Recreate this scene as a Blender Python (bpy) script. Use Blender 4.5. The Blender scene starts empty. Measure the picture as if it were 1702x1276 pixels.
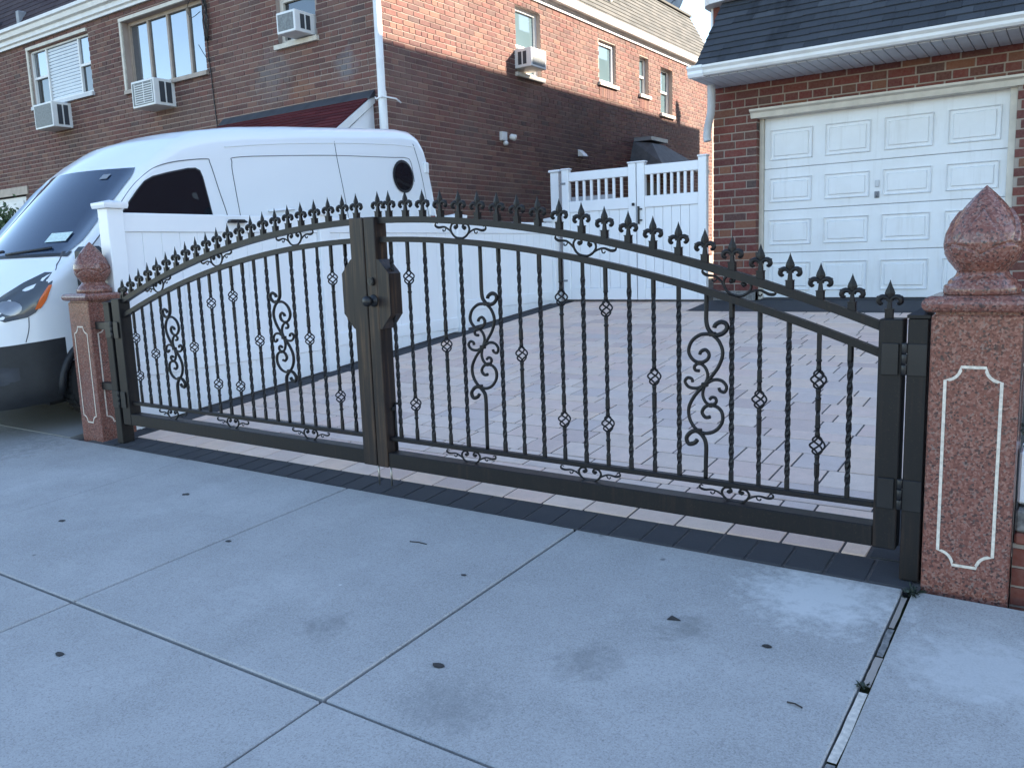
import bpy, math, random
from mathutils import Vector, Matrix
random.seed(7)
scene = bpy.context.scene
COL = scene.collection

# ------------------------------------------------------------------ camera
YAW, PITCH, ROLL, FPX = math.radians(-34.74446), math.radians(8.76091), math.radians(2.05235), 1371.944
CAMZ = 1.35
def _rot():
    cy, sy, cp, sp, cr, sr = math.cos(YAW), math.sin(YAW), math.cos(PITCH), math.sin(PITCH), math.cos(ROLL), math.sin(ROLL)
    fwd = Vector((sy*cp, cy*cp, -sp)); right = Vector((cy, -sy, 0)); down = fwd.cross(right)
    return cr*right + sr*down, -sr*right + cr*down, fwd
RX, RY, RZ = _rot()
cam_data = bpy.data.cameras.new('camera')
cam = bpy.data.objects.new('camera', cam_data); COL.objects.link(cam)
cam_data.sensor_width = 36.0; cam_data.lens = FPX/1702*36.0
cam_data.clip_start = 0.05; cam_data.clip_end = 2000
m = Matrix.Identity(4)
for i in range(3):
    m[i][0] = RX[i]; m[i][1] = -RY[i]; m[i][2] = -RZ[i]
m[2][3] = CAMZ
cam.matrix_world = m
scene.camera = cam
def proj(p):
    d = Vector(p) - Vector((0, 0, CAMZ)); z = d.dot(RZ)
    if z < 0.05: return None
    return 851 + FPX*d.dot(RX)/z, 638 + FPX*d.dot(RY)/z, z

# ------------------------------------------------------------------ sky, sun, exposure
SUN_EL, SUN_AZ = math.radians(28), math.radians(40)      # azimuth measured from +X towards +Y
world = bpy.data.worlds.new('World'); scene.world = world; world.use_nodes = True
wn = world.node_tree.nodes; wl = world.node_tree.links
bg = wn['Background']; sky = wn.new('ShaderNodeTexSky')
sky.sky_type = 'NISHITA'; sky.sun_disc = False
sky.sun_elevation = SUN_EL; sky.sun_rotation = math.radians(90) - SUN_AZ
sky.air_density = 1.0; sky.dust_density = 0.2; sky.ozone_density = 0.9
wl.new(sky.outputs[0], bg.inputs[0]); bg.inputs[1].default_value = 0.07
sun_d = bpy.data.lights.new('sun', 'SUN'); sun_d.energy = 3.0; sun_d.angle = math.radians(0.5); sun_d.color = (1.0, 0.88, 0.72)
sun = bpy.data.objects.new('sun', sun_d); COL.objects.link(sun)
sdir = Vector((math.cos(SUN_AZ)*math.cos(SUN_EL), math.sin(SUN_AZ)*math.cos(SUN_EL), math.sin(SUN_EL)))
sun.rotation_euler = sdir.to_track_quat('Z', 'Y').to_euler(); sun.location = (30, 30, 40)
vs = scene.view_settings
vs.view_transform = 'Standard'; vs.look = 'None'; vs.gamma = 1.0; vs.exposure = 2.86; vs.use_curve_mapping = False
scene.render.engine = 'CYCLES'
scene.cycles.max_bounces = 6

# ------------------------------------------------------------------ helpers: objects
def link(o, parent=None):
    COL.objects.link(o)
    if parent is not None: o.parent = parent
    return o
def tag(o, label=None, cat=None, group=None, kind=None):
    if label: o['label'] = label
    if cat: o['category'] = cat
    if group: o['group'] = group
    if kind: o['kind'] = kind
    return o
def empty(name, loc=(0, 0, 0), rz=0.0, label=None, cat=None, group=None, kind=None):
    o = bpy.data.objects.new(name, None); o.location = loc; o.rotation_euler = (0, 0, rz)
    link(o); return tag(o, label, cat, group, kind)

class MB:
    """collects polygons and links them as one mesh object"""
    def __init__(s): s.v = []; s.f = []; s.sm = []
    def add(s, vs_, fs, smooth=False):
        b = len(s.v); s.v += [tuple(p) for p in vs_]
        for f in fs: s.f.append(tuple(i+b for i in f)); s.sm.append(smooth)
    def box(s, x0, x1, y0, y1, z0, z1):
        s.add([(x0,y0,z0),(x1,y0,z0),(x1,y1,z0),(x0,y1,z0),(x0,y0,z1),(x1,y0,z1),(x1,y1,z1),(x0,y1,z1)],
              [(0,3,2,1),(4,5,6,7),(0,1,5,4),(1,2,6,5),(2,3,7,6),(3,0,4,7)]); return s
    def bbox(s, x0, x1, y0, y1, z0, z1, b=0.006):
        """box with chamfered edges"""
        X, Y, Z = (x0, x1), (y0, y1), (z0, z1); P = {}; vs_ = []
        for i in (0,1):
            for j in (0,1):
                for k in (0,1):
                    cx, cy, cz = X[i], Y[j], Z[k]; ix = b if i == 0 else -b; iy = b if j == 0 else -b; iz = b if k == 0 else -b
                    for a, p in (('x',(cx,cy+iy,cz+iz)),('y',(cx+ix,cy,cz+iz)),('z',(cx+ix,cy+iy,cz))):
                        P[(i,j,k,a)] = len(vs_); vs_.append(p)
        fs = []
        for i in (0,1): fs.append([P[(i,0,0,'x')],P[(i,1,0,'x')],P[(i,1,1,'x')],P[(i,0,1,'x')]][::(1 if i else -1)])
        for j in (0,1): fs.append([P[(0,j,0,'y')],P[(1,j,0,'y')],P[(1,j,1,'y')],P[(0,j,1,'y')]][::(-1 if j else 1)])
        for k in (0,1): fs.append([P[(0,0,k,'z')],P[(1,0,k,'z')],P[(1,1,k,'z')],P[(0,1,k,'z')]][::(1 if k else -1)])
        for i in (0,1):
            for j in (0,1):
                f = [P[(i,j,0,'x')],P[(i,j,0,'y')],P[(i,j,1,'y')],P[(i,j,1,'x')]]; fs.append(f if (i^j) else f[::-1])
                f = [P[(i,0,j,'x')],P[(i,0,j,'z')],P[(i,1,j,'z')],P[(i,1,j,'x')]]; fs.append(f[::-1] if (i^j) else f)
                f = [P[(0,i,j,'y')],P[(0,i,j,'z')],P[(1,i,j,'z')],P[(1,i,j,'y')]]; fs.append(f if (i^j) else f[::-1])
                for k in (0,1):
                    pass
        for i in (0,1):
            for j in (0,1):
                for k in (0,1):
                    f = [P[(i,j,k,'x')],P[(i,j,k,'y')],P[(i,j,k,'z')]]; fs.append(f if (i+j+k) % 2 else f[::-1])
        s.add(vs_, fs); return s
    def prism(s, pts, a, b, axis='y'):
        """extrude a closed 2D outline between a and b along an axis"""
        n = len(pts)
        def P(p, t): return {'y': (p[0], t, p[1]), 'x': (t, p[0], p[1]), 'z': (p[0], p[1], t)}[axis]
        vs_ = [P(p, a) for p in pts] + [P(p, b) for p in pts]
        fs = [tuple(range(n)), tuple(range(2*n-1, n-1, -1))] + [(i, i+n, (i+1) % n + n, (i+1) % n) for i in range(n)]
        s.add(vs_, fs); return s
    def tube(s, pts, r, n=6, closed=False, smooth=True, flat=1.0, caps=True):
        pts = [Vector(p) for p in pts]; m_ = len(pts); rr = r if isinstance(r, (list, tuple)) else [r]*m_
        vs_ = []; prev = None
        for i, p in enumerate(pts):
            t = (pts[min(i+1, m_-1)] - pts[max(i-1, 0)])
            if closed: t = pts[(i+1) % m_] - pts[i-1]
            if t.length < 1e-9: t = Vector((0,0,1))
            t.normalize()
            if prev is None:
                a = Vector((0,1,0)) if abs(t.y) < 0.9 else Vector((1,0,0)); prev = a
            a = (prev - t*prev.dot(t)); a.normalize(); b = t.cross(a); prev = a
            for k in range(n):
                q = 2*math.pi*k/n + math.pi/n
                vs_.append(p + a*math.cos(q)*rr[i]*flat + b*math.sin(q)*rr[i])
        fs = []
        for i in range(m_-1 if not closed else m_):
            j = (i+1) % m_
            for k in range(n): fs.append((i*n+k, i*n+(k+1) % n, j*n+(k+1) % n, j*n+k))
        if caps and not closed: fs += [tuple(range(n-1, -1, -1)), tuple((m_-1)*n+k for k in range(n))]
        s.add(vs_, fs, smooth); return s
    def lathe(s, prof, n=24, c=(0,0,0), smooth=True, axis='z'):
        vs_ = []
        for r, z in prof:
            for k in range(n):
                q = 2*math.pi*k/n; x, y = r*math.cos(q), r*math.sin(q)
                p = {'z': (x, y, z), 'y': (x, z, y), 'x': (z, x, y)}[axis]
                vs_.append((p[0]+c[0], p[1]+c[1], p[2]+c[2]))
        fs = []; m_ = len(prof)
        for i in range(m_-1):
            for k in range(n): fs.append((i*n+k, i*n+(k+1) % n, (i+1)*n+(k+1) % n, (i+1)*n+k))
        fs += [tuple(range(n-1, -1, -1)), tuple((m_-1)*n+k for k in range(n))]
        s.add(vs_, fs, smooth); return s
    def grid(s, P, smooth=True):
        """P[i][j] points"""
        a, b = len(P), len(P[0])
        s.add([p for row in P for p in row], [(i*b+j, i*b+j+1, (i+1)*b+j+1, (i+1)*b+j) for i in range(a-1) for j in range(b-1)], smooth); return s
    def mesh(s, name, mat_=None):
        me = bpy.data.meshes.new(name); me.from_pydata(s.v, [], s.f)
        me.polygons.foreach_set('use_smooth', s.sm); me.update()
        if mat_: me.materials.append(mat_)
        return me
    def build(s, name, mat_, parent=None, kind=None, loc=None, fix=False):
        me = s.mesh(name, mat_)
        if fix:
            import bmesh
            bm = bmesh.new(); bm.from_mesh(me); bmesh.ops.remove_doubles(bm, verts=bm.verts, dist=1e-4)
            bmesh.ops.recalc_face_normals(bm, faces=bm.faces); bm.to_mesh(me); bm.free()
        o = bpy.data.objects.new(name, me); link(o, parent)
        if kind: o['kind'] = kind
        if loc: o.location = loc
        return o
def place(name, me, parent, loc, rot=None, scale=None):
    o = bpy.data.objects.new(name, me); o.location = loc
    if rot: o.rotation_euler = rot
    if scale: o.scale = scale
    return link(o, parent)
def smooth_path(pts, k=5):
    P = [Vector(p) for p in pts]; out = []
    for i in range(len(P)-1):
        a, b, c, d = P[max(i-1, 0)], P[i], P[i+1], P[min(i+2, len(P)-1)]
        for j in range(k):
            t = j/k
            out.append(0.5*((2*b) + (c-a)*t + (2*a-5*b+4*c-d)*t*t + (3*b-a-3*c+d)*t**3))
    out.append(P[-1]); return out
def lerp_tab(tab, x):
    if x <= tab[0][0]: return tab[0][1]
    for (a, b), (c, d) in zip(tab, tab[1:]):
        if x <= c: return b + (d-b)*(x-a)/(c-a)
    return tab[-1][1]

# ------------------------------------------------------------------ helpers: materials
class Mat:
    def __init__(s, name, base=(.5,.5,.5), rough=.6, metal=0.0, spec=.5, coat=0.0):
        s.m = bpy.data.materials.new(name); s.m.use_nodes = True; s.t = s.m.node_tree; s.n = s.t.nodes
        s.p = s.n['Principled BSDF']
        s.p.inputs['Roughness'].default_value = rough; s.p.inputs['Metallic'].default_value = metal
        s.p.inputs['Specular IOR Level'].default_value = spec; s.p.inputs['Coat Weight'].default_value = coat
        s.p.inputs['Coat Roughness'].default_value = 0.05
        s.p.inputs['Base Color'].default_value = (*base, 1); s.col = (*base, 1); s.h = None
    def set(s, sock, val):
        if isinstance(val, bpy.types.NodeSocket): s.t.links.new(val, sock)
        elif val is not None: sock.default_value = val
    def coord(s, kind='world', scale=(1,1,1), rot=(0,0,0)):
        if kind == 'world': src = s.n.new('ShaderNodeNewGeometry').outputs['Position']
        else: src = s.n.new('ShaderNodeTexCoord').outputs['Object']
        mp = s.n.new('ShaderNodeMapping'); mp.inputs['Scale'].default_value = scale; mp.inputs['Rotation'].default_value = rot
        s.t.links.new(src, mp.inputs[0]); return mp.outputs[0]
    def noise(s, co, scale, detail=4, rough=.55, out='Fac'):
        t = s.n.new('ShaderNodeTexNoise'); s.t.links.new(co, t.inputs['Vector'])
        t.inputs['Scale'].default_value = scale; t.inputs['Detail'].default_value = detail; t.inputs['Roughness'].default_value = rough
        return t.outputs[out]
    def voro(s, co, scale, out='Distance', feature='F1'):
        t = s.n.new('ShaderNodeTexVoronoi'); t.feature = feature; s.t.links.new(co, t.inputs['Vector']); t.inputs['Scale'].default_value = scale
        return t.outputs[out]
    def ramp(s, fac, stops, const=False):
        r = s.n.new('ShaderNodeValToRGB'); s.t.links.new(fac, r.inputs[0]); e = r.color_ramp.elements
        if const: r.color_ramp.interpolation = 'CONSTANT'
        while len(e) < len(stops): e.new(0.5)
        for el, (p, c) in zip(e, stops):
            el.position = p; el.color = (*c, 1) if isinstance(c, (tuple, list)) else (c, c, c, 1)
        return r.outputs[0]
    def mix(s, fac, a, b, mode='MIX'):
        x = s.n.new('ShaderNodeMix'); x.data_type = 'RGBA'; x.blend_type = mode
        s.set(x.inputs[0], fac); s.set(x.inputs[6], a if not isinstance(a, tuple) else (*a[:3], 1)); s.set(x.inputs[7], b if not isinstance(b, tuple) else (*b[:3], 1))
        return x.outputs[2]
    def math(s, op, a, b=None):
        x = s.n.new('ShaderNodeMath'); x.operation = op; s.set(x.inputs[0], a); s.set(x.inputs[1], b); return x.outputs[0]
    def rnd(s):
        a = s.n.new('ShaderNodeNewGeometry').outputs['Random Per Island']; b = s.n.new('ShaderNodeObjectInfo').outputs['Random']
        return s.math('FRACT', s.math('ADD', a, s.math('MULTIPLY', b, 7.31)))
    def base(s, c): s.set(s.p.inputs['Base Color'], c); return s
    def bump(s, h, strength=.3, dist=.01):
        b = s.n.new('ShaderNodeBump'); b.inputs['Strength'].default_value = strength; b.inputs['Distance'].default_value = dist
        s.t.links.new(h, b.inputs['Height']); s.t.links.new(b.outputs[0], s.p.inputs['Normal']); return s
    def rough(s, f, lo, hi):
        r = s.n.new('ShaderNodeMapRange'); s.t.links.new(f, r.inputs[0]); r.inputs[3].default_value = lo; r.inputs[4].default_value = hi
        s.t.links.new(r.outputs[0], s.p.inputs['Roughness']); return s

def simple(name, base, rough=.5, metal=0, spec=.5, coat=0, var=.12, scale=6, bump=0):
    M = Mat(name, base, rough, metal, spec, coat); co = M.coord('world')
    f = M.noise(co, scale, 5)
    M.base(M.mix(M.ramp(f, [(.3, 0.0), (.7, 1.0)]), tuple(c*(1-var) for c in base), tuple(min(1, c*(1+var)) for c in base)))
    if bump: M.bump(M.noise(co, scale*12, 3), bump, .004)
    return M.m

def blob(M, ctr, rad, nscale):
    d = M.n.new('ShaderNodeVectorMath'); d.operation = 'DISTANCE'; M.t.links.new(M.coord('world'), d.inputs[0]); d.inputs[1].default_value = ctr
    x = M.math('ADD', M.math('DIVIDE', d.outputs['Value'], rad), M.math('MULTIPLY', M.math('SUBTRACT', M.noise(M.coord('world'), nscale, 6, .7), .5), 2.2))
    return x

def brick_mat(name, stops, dirt=.4, patches=()):
    M = Mat(name, rough=.85, spec=.25); r = M.rnd(); co = M.coord('world')
    c = M.ramp(r, stops)
    n1 = M.noise(co, 1.1, 4); n2 = M.noise(co, 45, 3)
    c = M.mix(M.ramp(n2, [(.3, 0.0), (.75, .55)]), c, M.mix(.5, c, (.30, .2, .16)))
    c = M.mix(M.ramp(n1, [(.45, 0.0), (.75, dirt)]), c, (.20, .135, .115))
    for ctr, rad, colr, a in patches: c = M.mix(M.ramp(blob(M, ctr, rad, 5), [(.3, a), (1.2, 0.0)]), c, colr)
    M.base(c); M.bump(M.noise(co, 90, 4), .5, .004); return M.m

MAT = {}
MAT['house_brick'] = brick_mat('house_brick', [(0, (.075,.036,.036)), (.25, (.12,.048,.044)), (.5, (.15,.060,.050)), (.7, (.105,.056,.05)), (.85, (.19,.092,.068)), (1, (.06,.04,.042))], .5, (((-10.6,9.05,4.25),.5,(.17,.16,.16),.6), ((-9.0,9.05,4.15),.28,(.2,.2,.21),.6), ((-10.0,9.05,3.95),.3,(.25,.12,.07),.4), ((-13.0,9.05,4.0),.6,(.10,.07,.065),.5), ((-16.6,9.05,3.9),.7,(.09,.06,.055),.5), ((-8.3,14.5,3.2),1.6,(.05,.035,.035),.5)))
MAT['garage_brick'] = brick_mat('garage_brick', [(0, (.085,.022,.022)), (.3, (.13,.03,.028)), (.6, (.155,.038,.03)), (.8, (.10,.036,.03)), (.92, (.19,.075,.042)), (.97, (.07,.034,.034)), (1, (.03,.04,.042))], .25)
MAT['wall_brick'] = brick_mat('wall_brick', [(0, (.16,.04,.028)), (.5, (.22,.06,.04)), (1, (.19,.075,.05))], .2)
M = Mat('mortar', rough=.95, spec=.1); co = M.coord('world'); M.base(M.mix(M.noise(co, 3, 5), (.28,.215,.185), (.45,.37,.325))); M.bump(M.noise(co, 120, 3), .5, .004); MAT['mortar'] = M.m
M = Mat('grey_mortar', rough=.95, spec=.1); co = M.coord('world'); M.base(M.mix(M.noise(co, 3, 5), (.28,.235,.20), (.43,.37,.325))); M.bump(M.noise(co, 120, 3), .5, .004); MAT['mortar2'] = M.m

# sidewalk concrete: trowelled, speckled, stained
M = Mat('sidewalk_concrete', rough=.88, spec=.25); co = M.coord('world')
big = M.noise(co, .55, 6, .6); mid = M.noise(co, 3.2, 7, .65); fine = M.noise(co, 160, 4, .7); sp = M.voro(co, 210)
tone = M.n.new('ShaderNodeObjectInfo').outputs['Random']
c = M.mix(M.ramp(big, [(.3, 0.0), (.7, 1.0)]), (.30,.287,.278), (.43,.413,.40))
c = M.mix(M.math('MULTIPLY', tone, .25), c, (.33,.31,.295))
c = M.mix(M.ramp(mid, [(.40, 0.0), (.72, .6)]), c, (.235,.228,.222))
c = M.mix(M.ramp(M.noise(co, 1.5, 8, .72), [(.52, 0.0), (.7, .5)]), c, (.53,.515,.50))
c = M.mix(M.ramp(M.noise(co, 60, 5, .8), [(.36, .42), (.5, 0.0)]), c, (.19,.18,.17))
c = M.mix(M.ramp(M.noise(co, 85, 4, .8), [(.55, 0.0), (.68, .35)]), c, (.56,.545,.53))
c = M.mix(M.ramp(fine, [(.38, .0), (.66, .7)]), c, (.47,.455,.44))
c = M.mix(M.ramp(M.noise(co, 130, 3, .8), [(.34, .55), (.47, 0.0)]), c, (.17,.16,.155))
c = M.mix(M.ramp(sp, [(.08, .4), (.2, 0.0)]), c, (.11,.105,.10))
gum = M.voro(M.coord('world', (1,1,.01)), 2.3); gsz = M.ramp(M.noise(co, 30, 2), [(.3, 0.0), (.7, 1.0)])
c = M.mix(M.ramp(M.math('SUBTRACT', gum, M.math('MULTIPLY', gsz, .018)), [(.012, .6), (.03, 0.0)]), c, (.055,.055,.06))
wsp = M.voro(M.coord('world', (1,1,.01), (0,0,.7)), 1.7); c = M.mix(M.ramp(M.math('ADD', wsp, M.math('MULTIPLY', M.noise(co, 70, 3), .03)), [(.024, .85), (.032, 0.0)]), c, (.62,.62,.60))
# pale lime bloom by the corner next to the right hinge post, smudges, and the van's shadow painted on as a dark blob
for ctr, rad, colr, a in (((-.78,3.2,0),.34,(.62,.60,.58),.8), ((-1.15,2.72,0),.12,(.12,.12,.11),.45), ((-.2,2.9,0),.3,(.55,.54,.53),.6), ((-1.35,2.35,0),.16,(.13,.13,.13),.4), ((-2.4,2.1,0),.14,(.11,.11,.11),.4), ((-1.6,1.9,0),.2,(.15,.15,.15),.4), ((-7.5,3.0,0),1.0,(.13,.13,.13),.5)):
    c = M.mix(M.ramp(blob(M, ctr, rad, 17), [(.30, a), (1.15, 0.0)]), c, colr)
M.base(c); h = M.math('ADD', M.math('MULTIPLY', fine, .5), M.math('MULTIPLY', mid, .6)); M.bump(h, .35, .004); MAT['concrete'] = M.m
M = Mat('driveway_concrete', rough=.9, spec=.2); co = M.coord('world'); c = M.mix(M.noise(co, 1.2, 7, .65), (.13,.13,.13), (.24,.235,.23)); c = M.mix(M.ramp(M.noise(co, 150, 3), [(.3, 0.0), (.7, .4)]), c, (.3,.3,.29)); M.base(c); M.bump(M.noise(co, 100, 4), .3, .004); MAT['driveway_concrete'] = M.m
M = Mat('joint_moss', rough=1, spec=.05); co = M.coord('world'); M.base(M.mix(M.ramp(M.noise(co, 7, 5), [(.4, 0.0), (.6, 1.0)]), (.03,.03,.026), (.055,.065,.03))); M.bump(M.noise(co, 200, 3), .8, .01); MAT['joint'] = M.m

def paver_mat(name, stops, stain):
    M = Mat(name, rough=.85, spec=.25); co = M.coord('world'); r = M.rnd()
    c = M.ramp(r, stops); c = M.mix(M.ramp(M.noise(co, 2.2, 5), [(.4, 0.0), (.75, .3)]), c, stain)
    c = M.mix(M.ramp(M.noise(co, 11, 6, .7), [(.35, 0.0), (.75, .45)]), c, tuple(x*.72 for x in stain))
    c = M.mix(M.ramp(M.noise(co, 170, 3), [(.35, 0.0), (.75, .3)]), c, tuple(min(1, x*1.5) for x in stain))
    M.base(c); M.bump(M.math('ADD', M.noise(co, 25, 5), M.noise(co, 180, 3)), .3, .004); return M.m
MAT['paver'] = paver_mat('beige_paver', [(0, (.56,.42,.37)), (.2, (.76,.54,.45)), (.4, (.80,.63,.52)), (.6, (.60,.49,.45)), (.8, (.82,.59,.45)), (1, (.70,.55,.46))], (.68,.52,.43))
MAT['dark_paver'] = paver_mat('charcoal_paver', [(0, (.034,.036,.042)), (.5, (.046,.048,.054)), (1, (.04,.042,.05))], (.058,.058,.062))
MAT['sand'] = simple('joint_sand', (.085,.075,.072), .95, var=.3, scale=40)

# polished red granite
M = Mat('red_granite', rough=.2, spec=.4); co = M.coord('world')
v1 = M.voro(co, 135, 'Color'); v2 = M.noise(co, 150, 3, .6); v3 = M.noise(co, 40, 3, .6); v4 = M.voro(co, 170)
sepv = M.n.new('ShaderNodeSeparateColor'); M.t.links.new(v1, sepv.inputs[0])
c = M.ramp(sepv.outputs[0], [(0, (.10,.042,.034)), (.3, (.175,.070,.053)), (.6, (.24,.104,.079)), (.82, (.31,.165,.13)), (1, (.18,.14,.125))])
c = M.mix(M.ramp(v3, [(.35, 0.0), (.7, .6)]), c, (.19,.075,.058))
c = M.mix(M.ramp(sepv.outputs[1], [(.86, 0.0), (.92, .75)]), c, (.04,.035,.034))
c = M.mix(M.ramp(v2, [(.60, 0.0), (.75, .6)]), c, (.06,.045,.04))
M.base(c); M.rough(v2, .12, .32); MAT['granite'] = M.m
MAT['inlay'] = simple('cream_inlay', (.62,.55,.47), .5, var=.25, scale=60)

# painted iron, near black with brushed bronze streaks
M = Mat('bronzed_iron', rough=.45, spec=.28, metal=0)
co = M.coord('world', (60, 60, 2.2)); st = M.noise(co, 1.0, 4, .6); pat = M.noise(M.coord('world'), 5, 4)
c = M.mix(M.math('MULTIPLY', M.ramp(st, [(.50, 0.0), (.75, .5)]), M.ramp(pat, [(.38, .1), (.65, 1.0)])), (.0095,.0088,.0098), (.05,.028,.018))
c = M.mix(M.ramp(M.noise(M.coord('world'), 140, 2), [(.62, 0.0), (.72, .25)]), c, (.08,.06,.035))
M.base(c); M.rough(st, .35, .55); M.bump(st, .15, .003); MAT['iron'] = M.m
M = Mat('brushed_bronze', rough=.45, spec=.3); st = M.noise(M.coord('world', (45,45,1.6)), 1.0, 4, .6); pat = M.noise(M.coord('world'), 4, 4)
c = M.mix(M.math('MULTIPLY', M.ramp(st, [(.46, 0.0), (.68, .85)]), M.ramp(pat, [(.35, .15), (.62, 1.0)])), (.017,.0125,.012), (.10,.056,.032)); M.base(c); M.bump(st, .15, .003); MAT['bronze'] = M.m
MAT['black_metal'] = simple('black_metal', (.012,.012,.014), .4, .2, var=.3)
MAT['steel'] = simple('bare_steel', (.35,.33,.30), .4, .9)
MAT['vinyl'] = simple('white_vinyl', (.80,.81,.83), .35, var=.02, scale=3)
MAT['white_trim'] = simple('white_trim', (.72,.71,.69), .5, var=.08, scale=5)
MAT['cream_trim'] = simple('cream_trim', (.60,.55,.47), .6, var=.12, scale=7)
MAT['tan_frame'] = simple('tan_frame', (.34,.27,.22), .55, var=.15)
MAT['aluminium'] = simple('aluminium_soffit', (.50,.51,.53), .5, var=.08)
M = Mat('door_paint', rough=.45); co = M.coord('world'); c = M.mix(M.ramp(M.noise(co, 2.5, 6, .65), [(.4, 0.0), (.8, .5)]), (.74,.75,.76), (.60,.59,.57))
c = M.mix(M.ramp(M.noise(M.coord('world', (9,9,.8)), 2.0, 4), [(.55, 0.0), (.8, .35)]), c, (.5,.48,.45)); M.base(c); MAT['door'] = M.m
M = Mat('asphalt_shingle', rough=.9, spec=.3); co = M.coord('world'); r = M.rnd(); c = M.ramp(r, [(0, (.024,.029,.038)), (.35, (.05,.057,.07)), (.7, (.036,.042,.054)), (1, (.066,.074,.088))])
c = M.mix(M.ramp(M.noise(co, 220, 2), [(.4, 0.0), (.7, .5)]), c, (.085,.09,.1)); c = M.mix(M.ramp(M.noise(M.coord('world',(3,.6,.6)), 1.5, 5), [(.55, 0.0), (.7, .6)]), c, (.014,.016,.02)); M.base(c); M.bump(M.noise(co, 260, 2), .5, .004); MAT['shingle'] = M.m
M = Mat('grey_shingle', rough=.92, spec=.2); co = M.coord('world'); r = M.rnd(); c = M.ramp(r, [(0, (.085,.085,.08)), (.5, (.135,.13,.12)), (1, (.105,.105,.10))]); M.base(c); M.bump(M.noise(co, 180, 2), .5, .005); MAT['grey_shingle'] = M.m
M = Mat('plum_shingle', rough=.92, spec=.2); co = M.coord('world'); r = M.rnd(); c = M.ramp(r, [(0, (.050,.036,.042)), (1, (.075,.056,.060))]); c = M.mix(M.ramp(M.noise(M.coord('world',(2,.6,.6)), 1.6, 5), [(.5, 0.0), (.75, .5)]), c, (.03,.024,.03)); M.base(c); M.bump(M.noise(co, 180, 2), .5, .005); MAT['plum_shingle'] = M.m
M = Mat('maroon_shingle', rough=.9, spec=.2); co = M.coord('world'); r = M.rnd(); M.base(M.ramp(r, [(0, (.065,.012,.016)), (1, (.115,.022,.026))])); M.bump(M.noise(co, 180, 2), .5, .005); MAT['maroon_shingle'] = M.m
MAT['hood_grey'] = simple('hood_grey', (.085,.088,.095), .8, var=.3, scale=9)
MAT['flashing'] = simple('dark_flashing', (.035,.037,.045), .7, var=.3)

def glass_mat(name, tint, refl, rough=.02, wob=.02):
    M = Mat(name, tint, .5, 0, 0.0); g = M.n.new('ShaderNodeBsdfGlossy'); g.inputs['Roughness'].default_value = rough; g.inputs['Color'].default_value = (.95,.97,1,1)
    mx = M.n.new('ShaderNodeMixShader'); fr = M.n.new('ShaderNodeFresnel'); fr.inputs[0].default_value = 1.5
    M.t.links.new(M.math('MINIMUM', M.math('ADD', fr.outputs[0], refl), 1.0), mx.inputs[0])
    M.t.links.new(M.p.outputs[0], mx.inputs[1]); M.t.links.new(g.outputs[0], mx.inputs[2])
    M.t.links.new(mx.outputs[0], M.n['Material Output'].inputs[0])
    b = M.n.new('ShaderNodeBump'); b.inputs['Strength'].default_value = wob; b.inputs['Distance'].default_value = .1
    M.t.links.new(M.noise(M.coord('world'), 1.7, 2), b.inputs['Height']); M.t.links.new(b.outputs[0], g.inputs['Normal']); return M.m
MAT['pane'] = glass_mat('window_pane', (.05,.065,.08), .20)
MAT['pane_side'] = glass_mat('sky_tint_pane', (.10,.15,.17), .03, .02, .0)  # blue of curtain and sky reflection put into the tint, gloss kept low
MAT['pane_dark'] = glass_mat('dark_pane', (.015,.018,.02), .06)
MAT['blind'] = simple('window_blind', (.62,.65,.68), .6, var=.05)
MAT['windshield'] = glass_mat('windshield_glass', (.012,.024,.05), .07, .015, .0)
MAT['tinted'] = glass_mat('tinted_glass', (.006,.009,.013), .02, .03, .15)
M = Mat('white_paint', (.78,.79,.80), .32, 0, .5, .6); MAT['van_paint'] = M.m
MAT['black_plastic'] = simple('black_plastic', (.014,.015,.018), .55, var=.2, scale=20)
M = Mat('tyre_rubber', (.016,.016,.017), .8); MAT['rubber'] = M.m
MAT['rim'] = simple('wheel_rim', (.3,.3,.31), .35, .8)
MAT['seam'] = simple('panel_gap', (.10,.10,.11), .7)
MAT['lamp_clear'] = glass_mat('headlight_lens', (.075,.085,.10), .0, .12)
MAT['amber'] = simple('amber_lens', (.75,.16,.04), .2, var=.1)
MAT['red_lens'] = simple('red_lens', (.4,.02,.02), .2)
MAT['paper'] = simple('sticker_paper', (.55,.66,.62), .5, var=.15, scale=60)
MAT['ac_white'] = simple('ac_casing', (.70,.70,.69), .45, var=.06)
MAT['ac_grille'] = simple('ac_grille', (.17,.18,.18), .6, var=.3, scale=30)
MAT['ac_dark'] = simple('ac_louvre_gap', (.04,.045,.055), .7)
MAT['dish'] = simple('dish_grey', (.22,.23,.25), .5)
MAT['leaf_brown'] = simple('dead_leaf_brown', (.035,.03,.028), .8, var=.4, scale=80)
MAT['green'] = simple('leaf_green', (.05,.085,.03), .6, var=.5, scale=30)
MAT['dark_green'] = simple('leaf_dark', (.02,.03,.018), .5, var=.5, scale=30)
MAT['lit_yellow_green'] = simple('leaf_yellow_lit', (.13,.12,.03), .6, var=.4, scale=30)
M = Mat('asphalt', rough=.9, spec=.2); co = M.coord('world'); M.base(M.mix(M.noise(co, 60, 4), (.035,.035,.036), (.075,.075,.075))); MAT['asphalt'] = M.m
M = Mat('yard_ground', rough=1, spec=.1); co = M.coord('world'); M.base(M.mix(M.noise(co, .7, 6), (.06,.055,.045), (.13,.12,.10))); MAT['ground'] = M.m
MAT['render'] = simple('cement_base', (.20,.19,.18), .95, var=.5, scale=45, bump=.6)

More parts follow.
